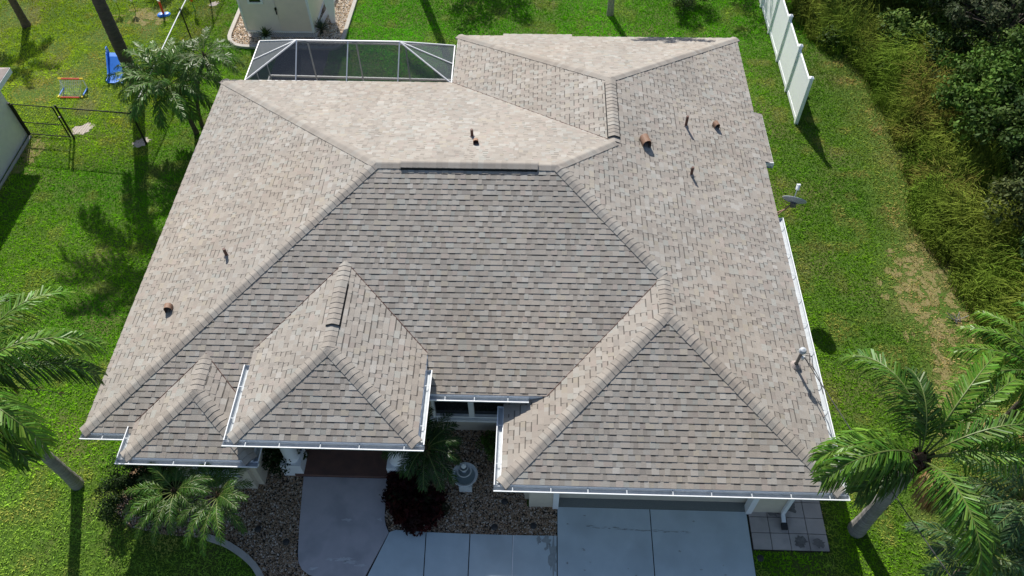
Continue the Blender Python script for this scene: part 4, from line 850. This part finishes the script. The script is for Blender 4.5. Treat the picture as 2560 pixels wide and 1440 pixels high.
def tree(x, y, h, rx, rz, pal, name, label, n=46, per=105, size=.13, cl=.42, group=None, trunk=.09, cat='tree'):
    o = thing(name, label, cat, (x,y,0), group); zc = h-rz*.85
    b = MB(); r_ = random.Random(int(x*37+y*91)); fork = (x+r_.uniform(-.1,.1), y+r_.uniform(-.1,.1), max(.15, zc-rz*.6)); b.tube([(x,y,0), fork], [trunk*1.2, trunk], 8)
    cs, rs = crown_clumps(x, y, zc, rx, rz, n, cl)
    for i in range(0, min(n, 16)): m = (np.array(fork)+cs[i])/2 + np.array([0,0,.1]); b.tube([fork, m, cs[i]], [trunk*.6, trunk*.35, trunk*.1], 5)
    b.build('trunk', 'bark2', o); Q, c = leaf_cloud(cs, rs, per, size, pal); fast_obj('crown', Q, 4, 'leaf', c, o); return o
HGW = [(.035,.06,.015)]
DK = [(.03,.062,.012),(.042,.08,.016),(.058,.10,.02),(.032,.066,.018)]; MD = [(.06,.115,.018),(.085,.15,.022),(.05,.095,.018),(.105,.17,.03)]; GY = [(.038,.055,.022),(.052,.072,.030),(.028,.042,.016),(.07,.088,.042)]; BR = [(.07,.14,.02),(.09,.165,.026),(.06,.11,.02)]
OL = [(.10,.12,.03),(.08,.10,.03),(.06,.08,.025)]
for x, y, h, rx, rz, pal, lab, n in (
  (27.6,17.6,4.2,2.5,1.9,GY,'tall grey green tree in the upper right woods',90), (25.4,13.2,2.9,1.5,1.3,BR,'bright green bushy tree at the edge of the dark woods',64), (26.9,14.6,3.2,1.4,1.3,MD,'mid green tree between the grey green tree and the bright one',50),
  (26.7,11.0,3.7,2.0,1.8,DK,'dark broad tree in the middle of the right woods',80), (25.8,8.6,3.1,1.4,1.3,OL,'olive topped tree below the dark broad one',56), (25.7,6.3,3.0,1.5,1.3,DK,'dark tree in the lower right woods behind the tallest grass',56),
  (25.9,3.9,2.5,1.4,1.1,DK,'low dark tree near the right edge above the palm',44), (24.3,21.0,2.2,.8,.8,MD,'leafy sapling behind the red brown fern',34), (25.6,20.2,3.0,1.5,1.3,DK,'dark thicket tree right of the sapling',60),
  (27.0,22.6,5.0,2.4,2.2,DK,'very dark tree at the top of the right woods',80), (22.6,24.4,4.2,1.8,1.7,DK,'dark tree just behind the far end of the white fence',60),
  (30.0,14.3,4.8,2.4,2.0,GY,'grey green tree at the far right edge',80), (29.6,9.6,4.4,2.3,2.0,DK,'dark tree at the far right edge beside the olive topped one',70), (25.3,16.3,1.8,1.1,.9,DK,'low dark bush with bare grey twigs at its foot',40),
  (30.2,20.0,5.6,2.4,2.0,DK,'dark tree crown in the top right corner',70), (27.8,6.6,3.4,1.7,1.4,MD,'mid green tree at the right edge behind the tall grass',50), (29.2,3.6,3.0,1.6,1.3,DK,'dark tree at the right edge beyond the edge palm',46),
  (21.9,22.3,1.4,1.0,.7,OL,'low olive bush behind the middle of the white fence',36), (24.6,18.4,1.5,.9,.7,MD,'small green shrub among tall grass by the woods',30),
  (21.3,28.8,8.2,2.6,2.3,DK,'tall dark tree beyond the fence end shading the verge',60), (24.6,29.6,8.8,2.8,2.4,DK,'tallest dark tree behind the verge at the top',60), (28.0,30.0,9.0,2.8,2.4,DK,'tall dark tree behind the top right corner crown',60)):
    tree(x, y, h, rx, rz, pal, 'woodland_tree', lab, n, per=130, size=.15, group='trees of the right woods', cat='tree')
tree(7.0,25.6,4.6,1.7,1.5,MD,'shade_tree','leafy tree beyond the back lawn casting a round shadow',50)
tree(18.8,26.6,6.2,2.4,2.2,DK,'shade_tree','dark tree beyond the white fence shading the lawn corner',60)
tree(-6.6,27.0,5,1.9,1.7,MD,'shade_tree','leafy tree beyond the toy strewn lawn',40)
def bush(x, y, rx, h, pal, name, label, n=26, per=90, size=.07, cl=.2, group=None, cat='shrub'):
    o = thing(name, label, cat, (x,y,0), group); cs, rs = crown_clumps(x, y, h*.5, rx, h*.5, n, cl); cs[:,2] = np.maximum(cs[:,2], .08)
    b = MB()
    for i in range(0, n, 3): b.tube([(x,y,0), cs[i]*.5+np.array([x,y,.0])*.5, cs[i]], [.018,.012,.004], 5)
    b.build('stems', 'bark2', o); Q, c = leaf_cloud(cs, rs, per, size, pal); Q[:,2] = np.maximum(Q[:,2], .01); fast_obj('foliage', Q, 4, 'leaf', c, o); return o
bush(16.65,21.35,.8,1.1,DK,'round_shrub','clipped round dark shrub at the top of the back lawn',60,120,.06,.22)
HG = [(.012,.028,.008),(.02,.042,.010),(.016,.034,.009)]
for x, y, rx, h, lab in ((.42,-.72,.62,.95,'dark clipped shrub at the lawn edge left of the small palms'),(.42,-.05,.6,1.0,'dark clipped shrub against the front wall corner'),(1.05,.05,.6,1.05,'dark shrub under the short front gutter'),(1.3,-.75,.55,.8,'dark shrub tucked behind the left small palm')): bush(x, y, rx, h, HG, 'hedge_shrub', lab, 30, 110, .06, .2, 'shrubs of the front hedge')
bush(4.12,.55,.42,1.0,HG,'entry_shrub','dark leafy shrub beside the left porch column',30,80,.08,.2); bush(7.6,1.05,.5,.9,HG,'courtyard_shrub','dark shrub below the courtyard window',30,80,.08,.2); bush(9.4,1.0,.35,.5,BR,'courtyard_shrub','small green shrub in the courtyard near the garage gutter',18,60,.07,.15)
RD = [(.03,.007,.007),(.045,.009,.007),(.022,.009,.008),(.018,.018,.008)]
for x, y, rx, h, lab in ((7.32,-.45,.36,.5,'dark red leafed shrub touching the walkway edge'),(7.6,-.86,.38,.48,'dark red leafed shrub at the rounded gravel corner'),(8.0,-.6,.34,.45,'dark red leafed shrub nearest the fountain'),(7.26,-.02,.28,.5,'dark red leafed shrub by the right porch column')): bush(x, y, rx, h, RD, 'red_shrub', lab, 30, 60, .13, .2, 'red shrubs in the courtyard bed')
def spiky(x, y, z, n, L, w_, pal, parent):
    b = MB()
    for k in range(n):
        a = k*2.4; e = R(10+70*(k/n)+random.uniform(-8,8)); l_ = L*random.uniform(.8,1.1); d = np.array([math.cos(a)*math.cos(e), math.sin(a)*math.cos(e), math.sin(e)]); s_ = np.array([-math.sin(a), math.cos(a), 0]); p = np.array([x,y,z]); m = p+d*l_*.5; t = p+d*l_-np.array([0,0,l_*.15*math.cos(e)]); c = pal[k % len(pal)]
        b.face([p-s_*w_*.4,p+s_*w_*.4,m+s_*w_*.5,m-s_*w_*.5], c); b.face([m-s_*w_*.5,m+s_*w_*.5,t], c)
    return b.build('leaves', 'leaf', parent)
o = thing('spiky_plant', 'grey green spiky yucca in the pebbles right of the shed', 'plant', (1.72,19.2,0)); spiky(1.72,19.2,.2,60,.52,.045,[(.06,.10,.07),(.09,.13,.09),(.05,.08,.05),(.25,.24,.15)],o); b = MB(); b.tube([(1.72,19.2,0),(1.72,19.2,.25)],.05,8); b.build('stem','bark2',o)
o = thing('potted_plant', 'spiky green plant in a pale pot before the shed', 'potted plant', (-.36,18.55,0)); spiky(-.36,18.55,.36,40,.42,.05,[(.06,.10,.03),(.09,.14,.04)],o); b = MB(); b.lathe((-.36,18.55,0),[(.001,.01),(.14,.01),(.2,.36),(.215,.37),(.205,.39),(.18,.37),(.17,.32),(.001,.32)],18); b.build('pot','stone',o)
o = thing('dead_fern', 'red brown dead fern spray at the top of the verge', 'plant', (22.9,20.0,0)); b = MB()
for k in range(90): a = random.uniform(0,6.28); e = random.uniform(.4,1.3); l_ = random.uniform(.5,1.0); d = np.array([math.cos(a)*math.cos(e), math.sin(a)*math.cos(e), math.sin(e)]); s_ = np.array([-math.sin(a),math.cos(a),0])*.018; p = np.array([22.9,20.0,.02]); b.face([p-s_,p+s_,p+d*l_*.7+s_,p+d*l_], (.26*random.uniform(.7,1.2),.10,.035))
b.build('spray','leaf',o)

# ================================================================== GRASSES
def vnoise(X, Y, s, seed):
    g_ = np.random.default_rng(seed).random((128,128)); u, v = X/s+500, Y/s+500; i, j = np.floor(u).astype(int), np.floor(v).astype(int); fu, fv = u-i, v-j; fu, fv = fu*fu*(3-2*fu), fv*fv*(3-2*fv)
    G = lambda a, c: g_[a % 128, c % 128]
    return (G(i,j)*(1-fu)+G(i+1,j)*fu)*(1-fv)+(G(i,j+1)*(1-fu)+G(i+1,j+1)*fu)*fv
SCRUB = [(20.6,24),(20.9,20.3),(21.5,18.4),(22.7,17.3),(22.95,14.4),(23.05,11.7),(22.6,9.3),(23.0,7.3),(23.4,5.4),(23.6,3.4),(25.6,3.2),(25.4,7),(25.7,10),(25.6,13),(26,16.7),(26.4,20.3),(24.4,24)]
def lawn_grass():
    parts = []
    for (xa, xb, ya, yb, dens) in ((-14.5,.6,-4,24.5,850),(.6,16.5,12.4,24.5,850),(16.5,26,-4,24.5,850),(.6,6,-4.5,.5,850),(15.7,16.5,-4,-.9,850)):
        n = int((xb-xa)*(yb-ya)*dens); parts.append((RNG.uniform(xa,xb,n), RNG.uniform(ya,yb,n)))
    X = np.concatenate([p[0] for p in parts]); Y = np.concatenate([p[1] for p in parts])
    # only what a camera hereabouts can see
    t = (Y+2.5)/24.; keep = (X > -3.6-10.5*t-1) & (X < 23.6+8.5*t+1)
    keep &= ~((X > .5) & (X < 17) & (Y > .6) & (Y < 12.4)) & ~((X > 8) & (X < 16.9) & (Y > 12) & (Y < 15.1)) & ~((X > 1.6) & (X < 16.8) & (Y > -.4) & (Y < 12.4))
    for poly in (BED_L, BED_R, SHED_BED, WALK, [(.72,12.4),(8.1,12.4),(8.1,15.2),(.72,15.2)], [(.2,15.1),(2.2,15.1),(2.2,18.2),(.2,18.2)], [(4.7,-6),(4.7,.2),(7,.2),(7,-1.2),(11.1,-1.2),(11.1,0),(15.88,0),(15.88,-6)], [(15.86,-1.46),(17.75,-1.46),(17.75,.62),(15.86,.62)], [(-20,-9),(-7.78,-9),(-7.78,13.02),(-20,13.02)]): keep &= ~inpoly(X, Y, poly)
    sand = np.zeros(len(X), bool)
    for cx, cy, r_ in ((-5.98,13.3,.3),(-3.6,12.65,.25),(-3.25,21.25,.2)): sand |= ((X-cx)**2+(Y-cy)**2 < (r_*(.6+.8*vnoise(X,Y,.12,3)))**2)
    keep &= ~sand; keep &= ~(inpoly(X, Y, WOODS) & (RNG.random(len(X)) < .8))
    X, Y = X[keep], Y[keep]
    # bare thin patches
    bare = np.clip((vnoise(X,Y,.9,8)-.55)*3.2, 0, 1)*((X < -3)&(Y > 14)) + np.clip(1-np.hypot((X+5.9)/1.3,(Y-20.3)/.8),0,1)*1.2 + np.clip(1-np.hypot((X+7.6)/.8,(Y-12.1)/1.2),0,1) + np.clip(1-np.hypot((X-22.2)/1.6,(Y-6.4)/2.6),0,1)*1.6 + np.clip(1-np.hypot((X-22.0)/1.3,(Y-2.6)/2.0),0,1)*1.5 + np.clip(1-np.hypot((X-20.3)/.6,(Y+.9)/1.3),0,1)*.8
    k = RNG.random(len(X)) > np.clip(bare,0,1)*.3; X, Y, bare = X[k], Y[k], np.clip(bare[k],0,1); n = len(X)
    A, B_, C_ = vnoise(X,Y,2.6,1), vnoise(X,Y,.55,2), vnoise(X,Y,.16,5)
    green, lime, pale, deep, vivid, straw = (np.array(q) for q in ((.085,.285,.008),(.185,.40,.012),(.29,.39,.085),(.07,.175,.012),(.115,.40,.006),(.42,.31,.14)))
    A1 = np.clip((A-.5)*1.5+.5,0,1)[:,None]
    side = (np.clip((X-17.2)/2., 0, 1)*np.clip((21-Y)/4,0,1))[:,None]; back = (np.clip((X+1)/3,0,1)*np.clip((Y-11)/3,0,1))[:,None]; far = (np.clip((Y-11)/4,0,1)*np.clip((-2.2-X)/1.5,0,1))[:,None]; fr = (np.clip((1.0-Y)/2,0,1)*np.clip((5-X)/2,0,1))[:,None]
    base = green*(1-A1)+lime*A1
    base = base*(1-fr*.75)+(green*.35+pale*.65)*(.8+.4*A1)*fr*.75
    base = base*(1-back)+(vivid*(.75+.5*A1))*back
    base = base*(1-far*.9)+(np.array([.33,.50,.018])*(.75+.35*A1)+straw*.12*A1)*far*.9
    base = base*(1-side)+(deep*(1-A1*.5)+lime*.4*A1)*side
    edge = np.clip(1-np.abs(X-17.75)/.45,0,1)[:,None]*(Y[:,None] < 13)*.5 + np.clip((X-21.2)/1.3,0,1)[:,None]*.62; dry = np.clip(edge + bare[:,None]*.85 + np.clip((B_[:,None]-.66)*3,0,.45), 0, 1)*RNG.uniform(.3,1,(n,1))
    c = base*(1-dry)+straw*dry*.95; c *= 1.24*(.82+.36*C_[:,None])*RNG.uniform(.84,1.16,(n,1)); c[:,0] *= .98+.22*B_
    h = RNG.uniform(.03,.07,n)*(.7+.6*C_)*(1-.4*bare); a = RNG.uniform(0,6.283,n); wd = RNG.uniform(.009,.019,n); ln = RNG.uniform(.5,1.7,n)*h; a2 = RNG.uniform(0,6.283,n)
    sx, sy = np.cos(a)*wd, np.sin(a)*wd
    Q = np.stack([np.stack([X-sx,Y-sy,np.full(n,.004)],1), np.stack([X+sx,Y+sy,np.full(n,.004)],1), np.stack([X+np.cos(a2)*ln,Y+np.sin(a2)*ln,h],1)],1)
    struct(fast_obj('lawn_grass', Q.reshape(-1,3), 3, 'blade', c), 'stuff')
lawn_grass()
def tall_grass():
    P = np.array(SCRUB); lo, hi = P.min(0), P.max(0); nt = 2300; cx = RNG.uniform(lo[0],hi[0],nt); cy = RNG.uniform(lo[1],hi[1],nt); k = inpoly(cx,cy,SCRUB); cx, cy = cx[k], cy[k]
    xl = np.interp(cy, [3.4,5.4,7.3,9.3,11.7,14.4,17.3,18.4,20.3,24], [23.6,23.4,23.0,22.6,23.05,22.95,22.7,21.5,20.9,20.6]); edge_f = np.clip(.35+(cx-xl)*.7,.35,1)
    per = 30; n = len(cx)*per; X = np.repeat(cx,per)+RNG.normal(0,.13,n); Y = np.repeat(cy,per)+RNG.normal(0,.13,n); hh = np.repeat(edge_f*RNG.uniform(.6,1.5,len(cx))*(.6+.8*vnoise(cx,cy,1.6,41)),per)*RNG.uniform(.6,1.15,n)
    lean = np.repeat(RNG.uniform(0,6.28,len(cx)),per)*.5+RNG.uniform(-1.3,1.3,n)+.4; lx, ly = np.cos(lean), np.sin(lean); sp = RNG.uniform(.25,.9,n)*hh
    tone = vnoise(X,Y,1.3,17)[:,None]; pal = np.array([.11,.21,.022])*(1-tone)+np.array([.25,.29,.05])*tone
    red = np.clip((vnoise(X,Y,1.1,29)-.75)*5,0,.55)[:,None]; pal = pal*(1-red)+np.array([.26,.16,.06])*red; pal = pal*np.repeat(RNG.uniform(.4,1.45,len(cx)),per)[:,None]*RNG.uniform(.75,1.25,(n,1))
    w_ = RNG.uniform(.006,.012,n); px, py = -ly*w_, lx*w_
    def pt(t, hz, s): return np.stack([X+lx*sp*t+px*s, Y+ly*sp*t+py*s, hh*hz],1)
    A = [pt(0,0,-1),pt(0,0,1),pt(.25,.6,1),pt(.25,.6,-1)]; B_ = [pt(.25,.6,-1),pt(.25,.6,1),pt(.62,.9,.7),pt(.62,.9,-.7)]; C_ = [pt(.62,.9,-.7),pt(.62,.9,.7),pt(1,.86,.05),pt(1,.86,-.05)]
    Q = np.stack([np.stack(q,1) for q in (A,B_,C_)],1).reshape(-1,3)
    struct(fast_obj('tall_grass', Q, 4, 'blade', np.repeat(pal,3,0)), 'stuff')
tall_grass()
def undergrowth():
    P = np.array(WOODS[:9]+[(33,-4),(33,26),(21.4,26)]); n = 1500; cx = RNG.uniform(21.4,34,n); cy = RNG.uniform(0,25,n); k = inpoly(cx,cy,WOODS); cx, cy = cx[k], cy[k]
    cs = np.stack([cx,cy,RNG.uniform(.1,.55,len(cx))],1); Q, c = leaf_cloud(cs, RNG.uniform(.3,.6,len(cx)), 90, .13, DK+DK+HGW); struct(fast_obj('undergrowth', Q, 4, 'leaf', c), 'stuff')
undergrowth()
